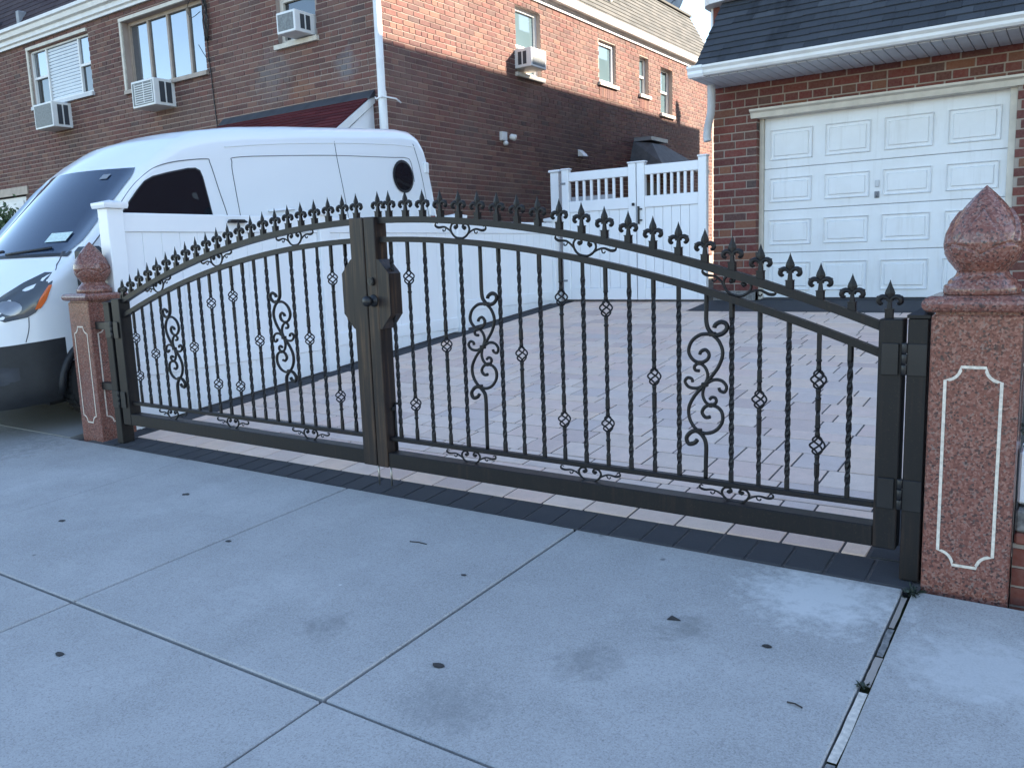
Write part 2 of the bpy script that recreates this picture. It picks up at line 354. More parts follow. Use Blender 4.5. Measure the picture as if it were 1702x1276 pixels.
# ------------------------------------------------------------------ the ground
SL, SW = .09, .052                       # driveway rise, sidewalk fall
def gz(y):
    if y > 10.75: return .6615
    return SL*(y-3.4) if y >= 3.4 else SW*(y-3.4)
prof = [(-900, -.52), (-9.2, -.52), (-2.0, -.44), (-1.9, -.36), (3.4, -.07), (10.75, .59), (900, .59)]
g = MB(); g.grid([[(x, y, z) for x in (-900, -40, 0, 40, 900)] for y, z in prof], False)
g.build('ground', MAT['ground'], kind='structure')
rd = MB(); rd.grid([[(x, y, z) for x in (-120, 0, 120)] for y, z in ((-9.1, -.505), (-5.5, -.42), (-1.92, -.43))], False); rd.build('road', MAT['asphalt'], kind='structure')
MB().bbox(-60, 60, -1.9, -1.72, -.45, -.285, .015).build('kerb', MAT['concrete'], kind='structure')

walk = empty('sidewalk', (0, 0, 0), kind='structure')
xs = [-13.2, -11.6, -10.0, -8.4, -6.81, -5.2, -3.6, -2.01, -.5, 1.1, 2.7, 4.3]
ys = [-1.7, .07, 1.725, 3.405]
J = .0065
for i in range(len(xs)-1):
    for j in range(3):
        a, b, c, d = xs[i]+J, xs[i+1]-J, ys[j]+J, ys[j+1]-(J if j < 2 else 0)
        if i == 7: b -= .012
        if i == 8: a += .012
        if i == 8 and j == 2: pass
        sb = MB(); sb.bbox(a, b, c, d, -.1, 0, .0045)
        jit = random.uniform(-.002, .002)
        sb.v = [(x, y, z + gz(min(y, 3.4)) + jit) for x, y, z in sb.v]
        sb.build('sidewalk_slab', MAT['concrete'], walk)
jt = MB(); jt.grid([[(x, y, gz(y)-.028) for x in (-13.2, 4.3)] for y in (-1.7, 3.404)], False); jt.build('joint_filler', MAT['joint'], walk)
# white expansion strip, broken into pieces
for y0, y1, w, mt in ((1.2, 1.72, .0135, 'render'), (1.73, 2.0, .0135, 'cream_trim'), (2.01, 2.20, .0125, 'render'), (2.21, 2.60, .0135, 'inlay'), (2.64, 2.84, .0125, 'mortar2'), (2.85, 3.06, .011, 'render'), (3.07, 3.34, .009, 'mortar2'), (.1, 1.19, .0135, 'inlay')):
    s_ = MB(); n = 5
    s_.grid([[(-.5 + sx*w + random.uniform(-.0015, .0015) + .003*math.sin(y*3), y, gz(y) - .006) for sx in (-1, 1)] for y in [y0+(y1-y0)*k/n for k in range(n+1)]], False)
    s_.build('joint_strip', MAT[mt], walk)
nd = MB(); nd.box(-12.6, -6.83, 3.415, 9.0, -.08, 0)
nd.v = [(x, y, z + gz(y) + .004) for x, y, z in nd.v]
nd.build('neighbour_driveway', MAT['driveway_concrete'], kind='structure')

# pavers: random ashlar rows, charcoal border
drive = empty('driveway', (0, 0, 0), kind='structure')
bed = MB(); bed.grid([[(x, y, gz(y)-.0055) for x in (-6.56, -.46)] for y in (3.41, 10.75)], False); bed.build('joint_sand', MAT['sand'], drive)
pav = []                                   # x0,x1,y0,y1,mat
y = 3.64; rows = []
while y < 9.9:
    d = random.choice((.255, .255, .17)) if y > 4.4 else .255
    rows.append((y, min(y+d, 9.93))); y += d
for (ya, yb) in rows:
    x = -6.24 - random.uniform(0, .25); last = None
    while x < -.70:
        w = random.choice((.255, .255, .385, .385, .17, .51) if yb-ya > .2 else (.255, .385, .51)) if ya > 3.7 else .258
        a, b = max(x, -6.24), min(x+w, -.70)
        if b-a > .05: pav.append((a, b, ya, yb, 'paver'))
        x += w
n_dark = 35
for k in range(n_dark): pav.append((-6.35+5.86*k/n_dark, -6.35+5.86*(k+1)/n_dark, 3.412, 3.635, 'dark_paver'))
y = 3.64
while y < 10.7: pav.append((-6.47, -6.245, y, min(y+.17, 10.72), 'dark_paver')); pav.append((-.695, -.48, y, min(y+.17, 9.9), 'dark_paver')); y += .17
x = -6.24
while x < -4.2: pav.append((x, min(x+.17, -4.16), 10.5, 10.72, 'paver')); x += .17
yy = 9.93
while yy < 10.45:
    x = -6.24
    while x < -4.2: pav.append((x, min(x+.3, -4.16), yy, yy+.19, 'paver')); x += .3
    yy += .19
def pxsize(c, sx, sy):
    p = proj(c)
    if not p or not (-30 < p[0] < 1732 and -30 < p[1] < 1306): return 0
    return sx*sy*(FPX/p[2])**2*abs((c[2]-CAMZ))/math.dist(c, (0,0,CAMZ))
def clip_visible(c):
    p = proj(c); return p and -20 < p[0] < 1722 and -20 < p[1] < 1296
pav.sort(key=lambda q: -pxsize(((q[0]+q[1])/2, (q[2]+q[3])/2, gz((q[2]+q[3])/2)), q[1]-q[0], q[3]-q[2]))
tilt = math.atan(SL); pmesh = {}; rest = {'paver': MB(), 'dark_paver': MB()}
for k, (a, b, c, d, mt) in enumerate(pav):
    e = .0058; w, l = b-a-2*e, d-c-2*e
    cx, cy = (a+b)/2, (c+d)/2; dz = random.uniform(-.0015, .0015)
    if k < 300:
        key = (round(w, 3), round(l, 3), mt); me = pmesh.get(key)
        if me is None: me = pmesh[key] = MB().bbox(-w/2, w/2, -l/2, l/2, -.05, 0, .003).mesh('paver', MAT[mt])
        place('paver', me, drive, (cx, cy, gz(cy)+dz), (tilt + random.uniform(-.002,.002), random.uniform(-.002,.002), 0))
    else:
        q = MB().bbox(a+e, b-e, c+e, d-e, -.05, 0, .003); q.v = [(x_, y_, z_+gz(y_)+dz) for x_, y_, z_ in q.v]
        rest[mt].add(q.v, q.f)
rest['paver'].build('paver', MAT['paver'], drive, kind='stuff'); rest['dark_paver'].build('dark_paver', MAT['dark_paver'], drive, kind='stuff')
# dark step in front of the garage door
st = MB(); st.bbox(-4.12, -.2, 9.935, 10.735, -.05, .012, .006); st.v = [(x, y, z+gz(y)) for x, y, z in st.v]; st.build('garage_apron', MAT['dark_paver'], drive)

# ------------------------------------------------------------------ bricks
def wall_rects(x0, x1, z0, z1, ops):
    X = sorted({x0, x1} | {v for o in ops for v in o[:2] if x0 < v < x1}); out = []
    for a, b in zip(X, X[1:]):
        cuts = sorted([(o[2], o[3]) for o in ops if o[0] < b-1e-6 and o[1] > a+1e-6]); z = z0
        for c, d in cuts:
            if c > z: out.append((a, b, z, min(c, z1)))
            z = max(z, d)
        if z < z1: out.append((a, b, z, z1))
    return out
def brick_rects(x0, x1, z0, z1, L, H, j, ops, header_every=0):
    out = []; k = 0; z = z0
    while z + H - j <= z1 + 1e-6:
        hd = header_every and k % header_every == header_every-1
        step = L*.56 if hd else L; x = x0 - (step/2 if k % 2 else 0)
        za, zb = z, z+H-j
        while x < x1:
            a, b = max(x, x0), min(x+step-j, x1); parts = [(a, b)]
            for o in ops:
                if o[2] < zb-.02 and o[3] > za+.02:
                    nx = []
                    for p, q in parts:
                        if o[1] <= p or o[0] >= q: nx.append((p, q)); continue
                        if o[0]-p > .03: nx.append((p, o[0]-.003))
                        if q-o[1] > .03: nx.append((o[1]+.003, q))
                    parts = nx
            for p, q in parts:
                if q-p > .03: out.append((p, q, za, zb))
            x += step
        z += H; k += 1
    return out
bmesh_cache = {}
def lay_bricks(items, mat_, parent, limit=300, proud=.007):
    """items: (face, a, b, za, zb, pos); face 'f' looks along -Y at y=pos, 'r' looks along +X at x=pos"""
    def ctr(it):
        f, a, b, c, d, p = it; return ((a+b)/2, p, (c+d)/2) if f == 'f' else (p, (a+b)/2, (c+d)/2)
    def size(it):
        c = ctr(it); p = proj(c)
        if not p or not (-5 < p[0] < 1707 and -5 < p[1] < 1281): return 0
        n = Vector((0,-1,0)) if it[0] == 'f' else Vector((1,0,0)); v = (Vector((0,0,CAMZ))-Vector(c)).normalized()
        hid = .01 if HIDDEN(p[0], p[1], it) else 1
        return (it[2]-it[1])*(it[4]-it[3])/p[2]**2*max(0, n.dot(v))*hid
    items = sorted(items, key=lambda it: -size(it)); rest_ = MB()
    for k, it in enumerate(items):
        f, a, b, c, d, p = it; w, h = round(b-a, 2), round(d-c, 3); jx = random.uniform(-.002, .002)
        if k < limit and size(it) > 0:
            key = (w, h, mat_.name)
            if key not in bmesh_cache: bmesh_cache[key] = MB().box(-w/2, w/2, -proud, .03, -h/2, h/2).mesh('brick', mat_)
            c0 = ctr(it)
            if f == 'f': place('brick', bmesh_cache[key], parent, (c0[0], p+jx, c0[2]))
            else: place('brick', bmesh_cache[key], parent, (p+jx, c0[1], c0[2]), (0, 0, math.pi/2))
        else:
            if f == 'f': rest_.box(a, b, p-proud+jx, p+.03, c, d)
            else: rest_.box(p-.03, p+proud+jx, a, b, c, d)
    if rest_.v: rest_.build('brick', mat_, parent, kind='stuff')
def HIDDEN(px, py, it):
    if it[0] == 'f' and it[5] < 10 and px < 640: # behind the van
        return py > lerp_tab([(0, 370), (80, 290), (165, 242), (317, 210), (640, 215)], px)
    if it[0] == 'r': return (px < 730 and py > 220) or py > 365
    return False

# ------------------------------------------------------------------ the neighbouring brick house
YF, XW = 9.05, -8.3
house = empty('brick_house', (-14, 15, .6), label='two storey brown brick house with sunlit upper side wall behind the white van', cat='house')
house_inv = (-14, 15, .6)
def hb(mb, name, mt, parent=None, kind=None):
    """build in world coordinates below the house empty"""
    if parent is None: mb.v = [(x-house_inv[0], y-house_inv[1], z-house_inv[2]) for x, y, z in mb.v]; parent = house
    elif parent is not house: mb.v = [(x-house_inv[0], y-house_inv[1], z-house_inv[2]) for x, y, z in mb.v]
    return mb.build(name, MAT[mt], parent, kind=kind)
f_ops = [(-17.93,-15.70,4.72,5.81), (-14.55,-12.22,4.58,5.76), (-10.42,-9.57,4.68,5.92), (-22.5,-18.75,.4,3.03)]
s_ops = [(12.45,13.25,4.50,5.62), (15.45,16.18,4.78,5.60), (17.30,17.76,4.79,5.60), (18.41,19.08,4.51,5.55)]
w_ = MB()
for a, b, c, d in wall_rects(-24, XW-.26, .3, 6.0, f_ops): w_.box(a, b, YF+.004, YF+.25, c, d)
for a, b, c, d in wall_rects(YF+.004, 21.66, .3, 5.82, s_ops): w_.box(XW-.25, XW-.004, a, b, c, d)
w_.box(-24, XW-.004, 21.66, 21.9, .3, 5.9)
hb(w_, 'wall', 'mortar')
core = MB(); core.box(-24, XW-.6, YF+.6, 21.6, .3, 5.9); hb(core, 'interior', 'flashing')
items = [('f', a, b, c, d, YF) for a, b, c, d in brick_rects(-24, XW+.0, 2.2, 5.98, .245, .0835, .0170, f_ops, 6)]
items += [('r', a, b, c, d, XW) for a, b, c, d in brick_rects(YF, 21.66, 1.2, 5.80, .245, .0835, .0155, s_ops, 6)]
bricks_root = house
def lay_house():
    off = house_inv; its = items
    # parts hang from the house empty: convert after laying
    before = set(bpy.data.objects)
    lay_bricks(its, MAT['house_brick'], house, 300, .0045)
    for o in set(bpy.data.objects) - before:
        o.location = (o.location.x-off[0], o.location.y-off[1], o.location.z-off[2])
lay_house()
# cornice on the facade, gutter on the side
c_ = MB()
c_.prism([(YF-.02,5.95),(YF-.06,5.95),(YF-.06,6.0),(YF-.10,6.02),(YF-.10,6.10),(YF-.16,6.12),(YF-.18,6.2),(YF-.22,6.22),(YF-.22,6.28),(YF+.1,6.28),(YF+.1,6.0),(YF-.02,5.98)], -24, XW+.14, 'x')
hb(c_, 'cornice', 'white_trim')
c_ = MB(); c_.prism([(XW-.02,5.80),(XW+.03,5.80),(XW+.03,5.86),(XW+.05,5.88),(XW+.05,5.90),(XW-.02,5.90)], YF-.05, 21.7, 'y'); hb(c_, 'frieze_board', 'white_trim')
c_ = MB(); c_.prism([(XW+.02,5.905),(XW+.14,5.905),(XW+.17,5.96),(XW+.20,6.02),(XW+.18,6.03),(XW+.02,6.03)], YF-.2, 21.75, 'y'); hb(c_, 'gutter', 'white_trim')
# roofs
r_ = MB()
def shingle_slope(mb, P0, P1, Q0, Q1, rows, wid, th=.012):
    """P0-P1 lower edge, Q0-Q1 upper edge; overlapping tabs"""
    P0, P1, Q0, Q1 = map(Vector, (P0, P1, Q0, Q1)); n = (P1-P0).cross(Q0-P0).normalized()
    L = (P1-P0).length; k = max(1, int(L/wid)); out = []
    for i in range(rows):
        t0, t1 = i/rows, min(1, (i+1.12)/rows)
        for j in range(-1, k+1):
            off_ = .5*(i % 2) + .13*((i*7) % 5)/5; rj = random.uniform(-.10, .04)/rows if th > .014 else 0
            a, b = max(0, (j+off_)/k), min(1, (j+1+off_)/k)
            if b-a < .004: continue
            e = .0025/ L; b2 = b-e
            g_ = lambda u, t: (P0.lerp(P1, u)).lerp(Q0.lerp(Q1, u), t)
            lo, hi = n*(th*1.6), n*(th*.4)
            t0 = max(0, i/rows+rj); v = [g_(a,t0)+lo, g_(b2,t0)+lo, g_(b2,t1)+hi, g_(a,t1)+hi, g_(a,t0)-n*.003, g_(b2,t0)-n*.003, g_(b2,t1)-n*.003, g_(a,t1)-n*.003]
            out.append(v)
            if mb is not None: mb.add(v, [(0,1,2,3),(5,4,7,6),(4,5,1,0),(5,6,2,1),(6,7,3,2),(7,4,0,3)])
    return out
shingle_slope(r_, (XW+.10,YF-.1,6.03), (XW+.10,21.8,6.03), (-8.98,YF+.6,7.42), (-8.98,21.75,7.42), 13, .30, .012)
r_.box(-8.99, -8.9, YF+.6, 21.75, 7.40, 7.45)
hb(r_, 'side_roof_shingle', 'grey_shingle', kind='stuff')
r_ = MB(); r_.prism([(XW+.09,6.02),(-8.99,7.41),(-9.3,7.41),(-9.3,6.02)], YF+.5, 21.72, 'y'); hb(r_, 'roof', 'flashing')
r_ = MB(); shingle_slope(r_, (-24,YF-.14,6.285), (XW+.1,YF-.14,6.285), (-24,YF+.75,7.6), (XW-.6,YF+.75,7.6), 10, .5, .008); hb(r_, 'front_roof_shingle', 'plum_shingle', kind='stuff')
r_ = MB(); r_.prism([(YF-.15,6.27),(YF+.74,7.58),(YF+1.4,7.58),(YF+1.4,6.27)], -24, XW-.4, 'x'); hb(r_, 'front_roof', 'plum_shingle')
r_ = MB(); r_.box(-24, -9.3, YF+1.4, 21.6, 6.0, 7.4); hb(r_, 'flat_roof', 'flashing')
for x, z, mt in ((-17.95, 6.30, 'dish'), (-18.95, 6.27, 'flashing')):
    v = MB(); v.bbox(x-.06, x+.06, YF-.13, YF+.12, z-.02, z+.27, .01); hb(v, 'roof_vent', mt)
v = MB(); v.tube([(-8.75,16.25,6.55), (-8.50,16.25,6.58), (-8.42,16.25,6.56)], .075, 10); hb(v, 'vent_pipe', 'white_trim')
# downpipe on the corner
d_ = MB(); X0, Y0 = XW+.03, YF-.075
d_.tube([(X0,Y0,6.0),(X0,Y0,3.72),(X0+.005,Y0,3.70),(X0+.005,Y0,.75)], [.055,.055,.06,.06], 10); dp = hb(d_, 'downpipe', 'white_trim')
d_ = MB(); d_.tube([(X0-.12,Y0-.01,3.64),(X0-.05,Y0-.07,3.60),(X0+.06,Y0-.06,3.62),(X0+.15,Y0+.12,3.60),(X0+.17,Y0+.2,3.55)], .012, 6); hb(d_, 'bracket', 'white_trim', dp)
c_ = MB(); c_.box(XW-.05, XW+.008, YF-.012, YF-.0085, 4.3, 5.95); hb(c_, 'corner_mortar_streak', 'cream_trim')

def window(name_mat, face, pos, a, b, c, d, lights, sill=True, recess=.09, fw=.05, pane='pane', meet=None, blinds=(), sill_mat='cream_trim', lintel=None):
    """lights: list of (fraction0, fraction1) vertical lights; meet: list of relative heights for a meeting rail or None"""
    def P(mb, u0, u1, z0, z1, d0, d1):
        if face == 'f': mb.box(u0, u1, pos+d0, pos+d1, z0, z1)
        else: mb.box(pos-d1, pos-d0, u0, u1, z0, z1)
    fr = MB(); y0, y1 = recess-.02, recess+.06
    P(fr, a, a+fw, c, d, y0, y1); P(fr, b-fw, b, c, d, y0, y1); P(fr, a+fw, b-fw, d-fw, d, y0, y1); P(fr, a+fw, b-fw, c, c+fw, y0, y1)
    w = b-a
    for (f0, f1) in lights[:-1]: P(fr, a+w*f1-fw*.45, a+w*f1+fw*.45, c+fw, d-fw, y0+.004, y1)
    for i, (f0, f1) in enumerate(lights):
        if meet and meet[i]:
            z = c+(d-c)*meet[i]; P(fr, a+w*f0+fw*.5, a+w*f1-fw*.5, z-.022, z+.022, y0+.006, y1)
    wo = hb(fr, 'window', name_mat)
    for i, (f0, f1) in enumerate(lights):
        u0, u1 = a+w*f0+fw*.4, a+w*f1-fw*.4
        zz = [c+fw*.6, d-fw*.6] if not (meet and meet[i]) else [c+fw*.6, c+(d-c)*meet[i], d-fw*.6]
        for k in range(len(zz)-1):
            p = MB(); dd = recess+.018 + (.012 if k == 0 and len(zz) == 3 else 0)
            P(p, u0, u1, zz[k], zz[k+1], dd, dd+.008); hb(p, 'pane', pane if not (len(zz) == 3 and k == 0 and face == 'f') else 'pane_dark', wo)
        if i in blinds:
            bl = MB(); n = 16
            for k in range(n):
                z = c+fw+(d-c-2*fw)*k/n; P(bl, u0+.02, u1-.02, z, z+(d-c-2*fw)/n*.72, recess+.006+.0008*(k % 2), recess+.014)
            hb(bl, 'blind', 'blind', wo)
    if sill:
        s = MB(); P(s, a-.05, b+.05, c-.07, c-.003, -.06, recess+.05); hb(s, 'sill', sill_mat, wo)
    if lintel:
        s = MB(); P(s, a-.06, b+.0, d+.003, d+.06, -.035, recess); P(s, a-.06, a-.003, c, d, -.03, recess); hb(s, 'surround', lintel, wo)
    return wo
window('white_trim', 'f', YF, -17.93, -15.70, 4.72, 5.81, [(0,.26),(.26,.80),(.80,1)], meet=[.5,None,.5], blinds=(1,), recess=.06, sill_mat='aluminium', lintel='cream_trim')
window('tan_frame', 'f', YF, -14.55, -12.22, 4.58, 5.76, [(0,.26),(.26,.51),(.51,.76),(.76,1)], recess=.13, fw=.06, sill_mat='tan_frame', lintel='cream_trim')
window('cream_trim', 'f', YF, -10.42, -9.57, 4.68, 5.92, [(0,1)], meet=[.52], recess=.10, fw=.07)
window('white_trim', 'r', XW, 12.45, 13.25, 4.50, 5.62, [(0,1)], meet=[.42], recess=.10, fw=.06, pane='pane_side')
window('white_trim', 'r', XW, 15.45, 16.18, 4.78, 5.60, [(0,1)], recess=.08, fw=.07, pane='pane_side')
window('white_trim', 'r', XW, 17.30, 17.76, 4.79, 5.60, [(0,1)], meet=[.5], recess=.10, fw=.045, pane='pane_side')
window('white_trim', 'r', XW, 18.41, 19.08, 4.51, 5.55, [(0,1)], meet=[.5], recess=.12, fw=.05, pane='pane_side')
for a, b, z in ((15.45,16.18,4.78), (17.3,17.76,4.79)):          # soldier course below the sills
    n = int((b-a)/.075)
    for k in range(n):
        q = MB(); q.box(XW+.009, XW+.013, a+k*(b-a)/n, a+(k+1)*(b-a)/n-.012, z-.29, z-.085); hb(q, 'soldier_brick', 'house_brick')
# maroon porch roof over the entrance, on the facade
pr = MB(); tabs = shingle_slope(pr, (-11.9,8.28,3.16), (-8.5,8.28,3.16), (-11.9,YF-.05,3.68), (-8.5,YF-.05,3.68), 9, .3, .01)
pr_o = hb(pr, 'porch_roof', 'maroon_shingle')
q = MB(); q.prism([(8.25,3.14),(YF-.01,3.69),(YF-.01,3.58),(8.25,3.02)], -8.5, -8.47, 'x'); hb(q, 'rake_board', 'white_trim', pr_o)
q = MB(); q.prism([(8.42,3.10),(YF-.01,3.56),(YF-.01,3.0),(8.42,3.0)], -8.53, -8.505, 'x'); hb(q, 'gable_panel', 'vinyl', pr_o)
q = MB(); q.prism([(YF-.13,3.645),(YF-.01,3.765),(YF-.01,3.66),(YF-.13,3.62)], -11.9, -8.46, 'x'); hb(q, 'flashing_strip', 'flashing', pr_o)
q = MB(); q.prism([(8.3,3.13),(YF-.01,3.62),(YF-.01,3.05),(8.3,3.05)], -11.85, -8.54, 'x'); hb(q, 'porch_soffit', 'white_trim', pr_o)
q = MB(); q.box(-11.85, -11.7, 8.35, 8.5, .5, 3.05); q.box(-8.7, -8.55, 8.75, 8.9, .5, 3.0); hb(q, 'porch_post', 'white_trim', pr_o)
# small dark hood over the side door
q = MB(); A = [(XW,16.95,3.74),(XW,17.95,3.76),(XW,16.75,3.22),(-7.55,16.75,3.22),(-7.55,19.4,3.22),(XW,19.6,3.22),(-7.9,17.05,3.68),(-7.9,17.7,3.68)]
q.add(A, [(0,2,3,6),(6,3,4,7),(1,7,4,5),(0,6,7,1),(2,5,4,3)]); ho = hb(q, 'side_hood', 'hood_grey')
q = MB(); q.box(XW+.001, -7.88, 16.98, 17.85, 3.74, 3.82); hb(q, 'hood_cap', 'dish', ho)
q = MB(); q.box(XW+.02, -7.52, 16.72, 19.45, 3.14, 3.215); hb(q, 'hood_fascia', 'dish', ho)
q = MB(); q.box(XW+.002, XW+.03, 17.1, 18.1, .7, 2.9); hb(q, 'side_door', 'flashing')
# pale garage door of the house, far end of the facade
q = MB(); q.box(-22.4, -18.85, YF+.05, YF+.1, .45, 3.0); go = hb(q, 'garage_door', 'white_trim')
for k in range(5):
    q = MB(); q.bbox(-22.3, -18.95, YF+.03, YF+.048, .5+k*.5, .93+k*.5, .008); hb(q, 'door_panel', 'white_trim', go)
q = MB(); q.box(-22.6, -18.6, YF-.03, YF+.1, 3.03, 3.20); hb(q, 'lintel', 'tan_frame')

# air conditioners
def aircon(face, pos, a, b, c, d, depth, label, louv):
    loc = ((a+b)/2, pos, c) if face == 'f' else (pos, (a+b)/2, c)
    o = empty('air_conditioner', loc, 0 if face == 'f' else math.pi/2, label, 'air conditioner', 'window air conditioners')
    w, h = b-a, d-c
    MB().bbox(-w/2, w/2, -depth, .08, 0, h, .008).build('casing', MAT['ac_white'], o)
    MB().box(-w/2+.035, w/2-.035, -depth-.004, -depth+.01, .035, h-.035).build('condenser_grille', MAT['ac_grille'], o)
    for s in ((1,) if face == 'f' else (-1,)):
        pass
    sd = MB(); xo = (w/2-.002, w/2+.004) if face == 'f' else (-w/2-.004, -w/2+.002)
    for k in range(2):
        y0 = -depth+.10+k*(depth-.14)/2; sd.box(xo[0], xo[1], y0, y0+(depth-.14)/2-.03, .05, h-.05)
    sd.build('side_louvre', MAT['ac_dark'], o)
    if louv:
        sl = MB()
        for k in range(9): sl.box(-w/2+.10, w/2-.05, -depth-.009, -depth-.002, .05+k*(h-.1)/9, .05+k*(h-.1)/9+.012)
        for k in range(3): sl.box(-w/2+.10+k*(w-.16)/2, -w/2+.115+k*(w-.16)/2, -depth-.011, -depth-.002, .05, h-.05)
        sl.build('grille_bar', MAT['ac_white'], o)
    return o
aircon('f', YF, -17.25, -16.55, 4.15, 4.62, .38, 'white air conditioner with grey back under the white triple window', False)
aircon('f', YF, -13.82, -13.15, 4.12, 4.56, .40, 'white air conditioner with barred grille under the wide tan window', True)
aircon('f', YF, -10.02, -9.62, 4.70, 5.00, .36, 'small white air conditioner in the cream window above the maroon porch roof', False)
aircon('r', XW, 12.40, 12.88, 4.55, 4.86, .34, 'sunlit white air conditioner in the side wall window', False)
# cables on the facade
cb = MB(); random.seed(3)
for k in range(9):
    x = -12.1 + random.uniform(-.06, .05); pts = [(x+random.uniform(-.07,.07)*(1 if i else .3), YF-.03-random.uniform(0,.05), 6.0-i*.16-random.uniform(0,.05)) for i in range(7)]
    cb.tube(smooth_path(pts, 3), .007, 5)
cb.tube(smooth_path([(-12.1,YF-.03,5.3),(-12.13,YF-.02,4.9),(-12.1,YF-.02,4.5),(-12.08,YF-.02,4.0),(-12.05,YF-.02,3.6)], 4), .009, 5)
cb.tube(smooth_path([(-12.15,YF-.05,5.7),(-12.4,YF-.05,5.75),(-12.55,YF-.05,5.6),(-12.45,YF-.05,5.45),(-12.2,YF-.05,5.5)], 5), .006, 5)
cb.tube(smooth_path([(-12.1,YF-.04,4.7),(-12.2,YF-.06,4.85),(-12.32,YF-.05,5.0)], 4), .006, 5)
tag(cb.build('cable_bundle', MAT['black_metal']), 'tangle of black cables running down the brick beside the wide window', 'cables')
# flood light and little vent on the side wall
fl = empty('flood_light', (XW, 11.95, 3.3), 0, 'white twin head flood light with sensor on the shaded side wall', 'flood light'); fl.scale = (.72, .72, .72)
MB().bbox(.003, .10, -.14, .06, 0, .2, .01).build('junction_box', MAT['white_trim'], fl)
q = MB(); q.lathe([(.03,0),(.07,.03),(.075,.15),(.05,.17)], 12, axis='x'); lh = q.build('lamp_head', MAT['white_trim'], fl); lh.location = (.06, .2, .12); lh.rotation_euler = (0, .3, .5)
q = MB(); q.lathe([(.02,-.06),(.055,-.03),(.055,.04),(.02,.07)], 12, axis='x'); q.build('motion_sensor', MAT['white_trim'], fl, loc=(.08, .0, -.06))
dv = MB(); dv.prism([(XW+.008,3.24),(XW+.13,3.24),(XW+.11,3.28),(XW+.008,3.37)], 14.5, 14.68, 'y'); tag(dv.build('dryer_vent', MAT['white_trim']), 'small white hooded vent on the shaded side wall', 'vent')
# satellite dish on the house roof
def dish(loc, rz, r, label, hc):
    o = empty('satellite_dish', loc, rz, label, 'satellite dish')
    q = MB(); q.lathe([(.001,.10),(r*.4,.085),(r*.75,.045),(r,0),(r*1.0,.008),(r*.98,.012),(r*.72,.06),(r*.35,.10),(.001,.115)], 28, axis='y'); q.build('reflector', MAT['dish'], o, loc=(0,0,hc))
    q = MB(); q.tube([(0,.1,0),(0,.14,hc*.6),(0,.12,hc)], .03, 8); q.build('mast', MAT['dish'], o)
    q = MB(); q.tube([(0,.10,hc-.1),(0,-.3,hc-r*.9),(0,-.55,hc-.05)], .015, 6); q.box(-.05,.05,-.62,-.52,hc-.09,hc+.01); q.build('feed_arm', MAT['dish'], o)
    return o
dish((-9.15, 21.05, 7.40), math.radians(-28), .50, 'grey satellite dish on the roof of the brown brick house', .46)

# ------------------------------------------------------------------ the brick house with the garage
gh = empty('brick_garage_house', (0, 0, 0), label='red brick house with white garage door and dark shingle mansard roof', cat='house')
YG = 10.75; GX0, GX1 = -4.10, -.2
ops = [(-3.53, -.695, .3, 3.03)]
w_ = MB()
for a, b, c, d in wall_rects(GX0+.004, GX1, .3, 3.45, ops): w_.box(a, b, YG+.004, YG+.30, c, d)
w_.box(GX0+.004, GX0+.25, YG+.30, 24.3, .3, 7.3); w_.box(GX0+.25, GX1, 24.0, 24.3, .3, 7.3)
w_.build('wall', MAT['mortar2'], gh)
its = [('f', a, b, c, d, YG) for a, b, c, d in brick_rects(GX0, GX1, .80, 3.46, .300, .1015, .0165, ops, 4)]
lay_bricks(its, MAT['garage_brick'], gh, 300, .006)
its2 = brick_rects(YG+.02, 14.5, .80, 3.42, .300, .1015, .014, [], 4); q = MB()
for a, b, c, d in its2: q.box(GX0-.008, GX0+.02, a, b, c, d)
for a, b, c, d in brick_rects(YG+.0, 24.2, 3.46, 7.2, .300, .1015, .014, [], 4): q.box(GX0-.008, GX0+.02, a, b, c, d)
for c, d in [(.80+k*.1015, .80+k*.1015+.0875) for k in range(22)]: q.box(-3.538, -3.526, YG-.004, YG+.14, c, d)     # reveal of the opening
q.build('side_brick', MAT['garage_brick'], gh, kind='stuff')
MB().bbox(GX0-.004, -3.53, YG-.012, YG+.2, .55, .795, .01).build('cement_base', MAT['render'], gh)
MB().bbox(-.68, GX1, YG-.012, YG+.2, .55, .795, .01).build('cement_base', MAT['render'], gh)
up = MB(); up.box(GX0+.004, GX1-.004, YG+.10, 24.0, 4.36, 7.3); up.build('upper_storey', MAT['garage_brick'], gh)
sb = MB(); sb.prism([(-4.2,YG+.2),(-4.2,YG-.05),(-4.16,YG-.16),(-4.08,YG-.22),(-3.9,YG-.26),(GX1,YG-.26),(GX1,YG+.2)], 4.395, 4.62, 'z'); sb.build('white_band', MAT['white_trim'], gh)
q = MB(); q.box(GX0-.03, GX0+.0, YG-.02, YG+.06, 3.46, 4.39); q.build('corner_trim', MAT['white_trim'], gh)
q = MB(); q.box(GX0+.002, -3.83, YG-.03, YG+.09, 4.13, 4.39); q.build('brick_return', MAT['garage_brick'], gh)
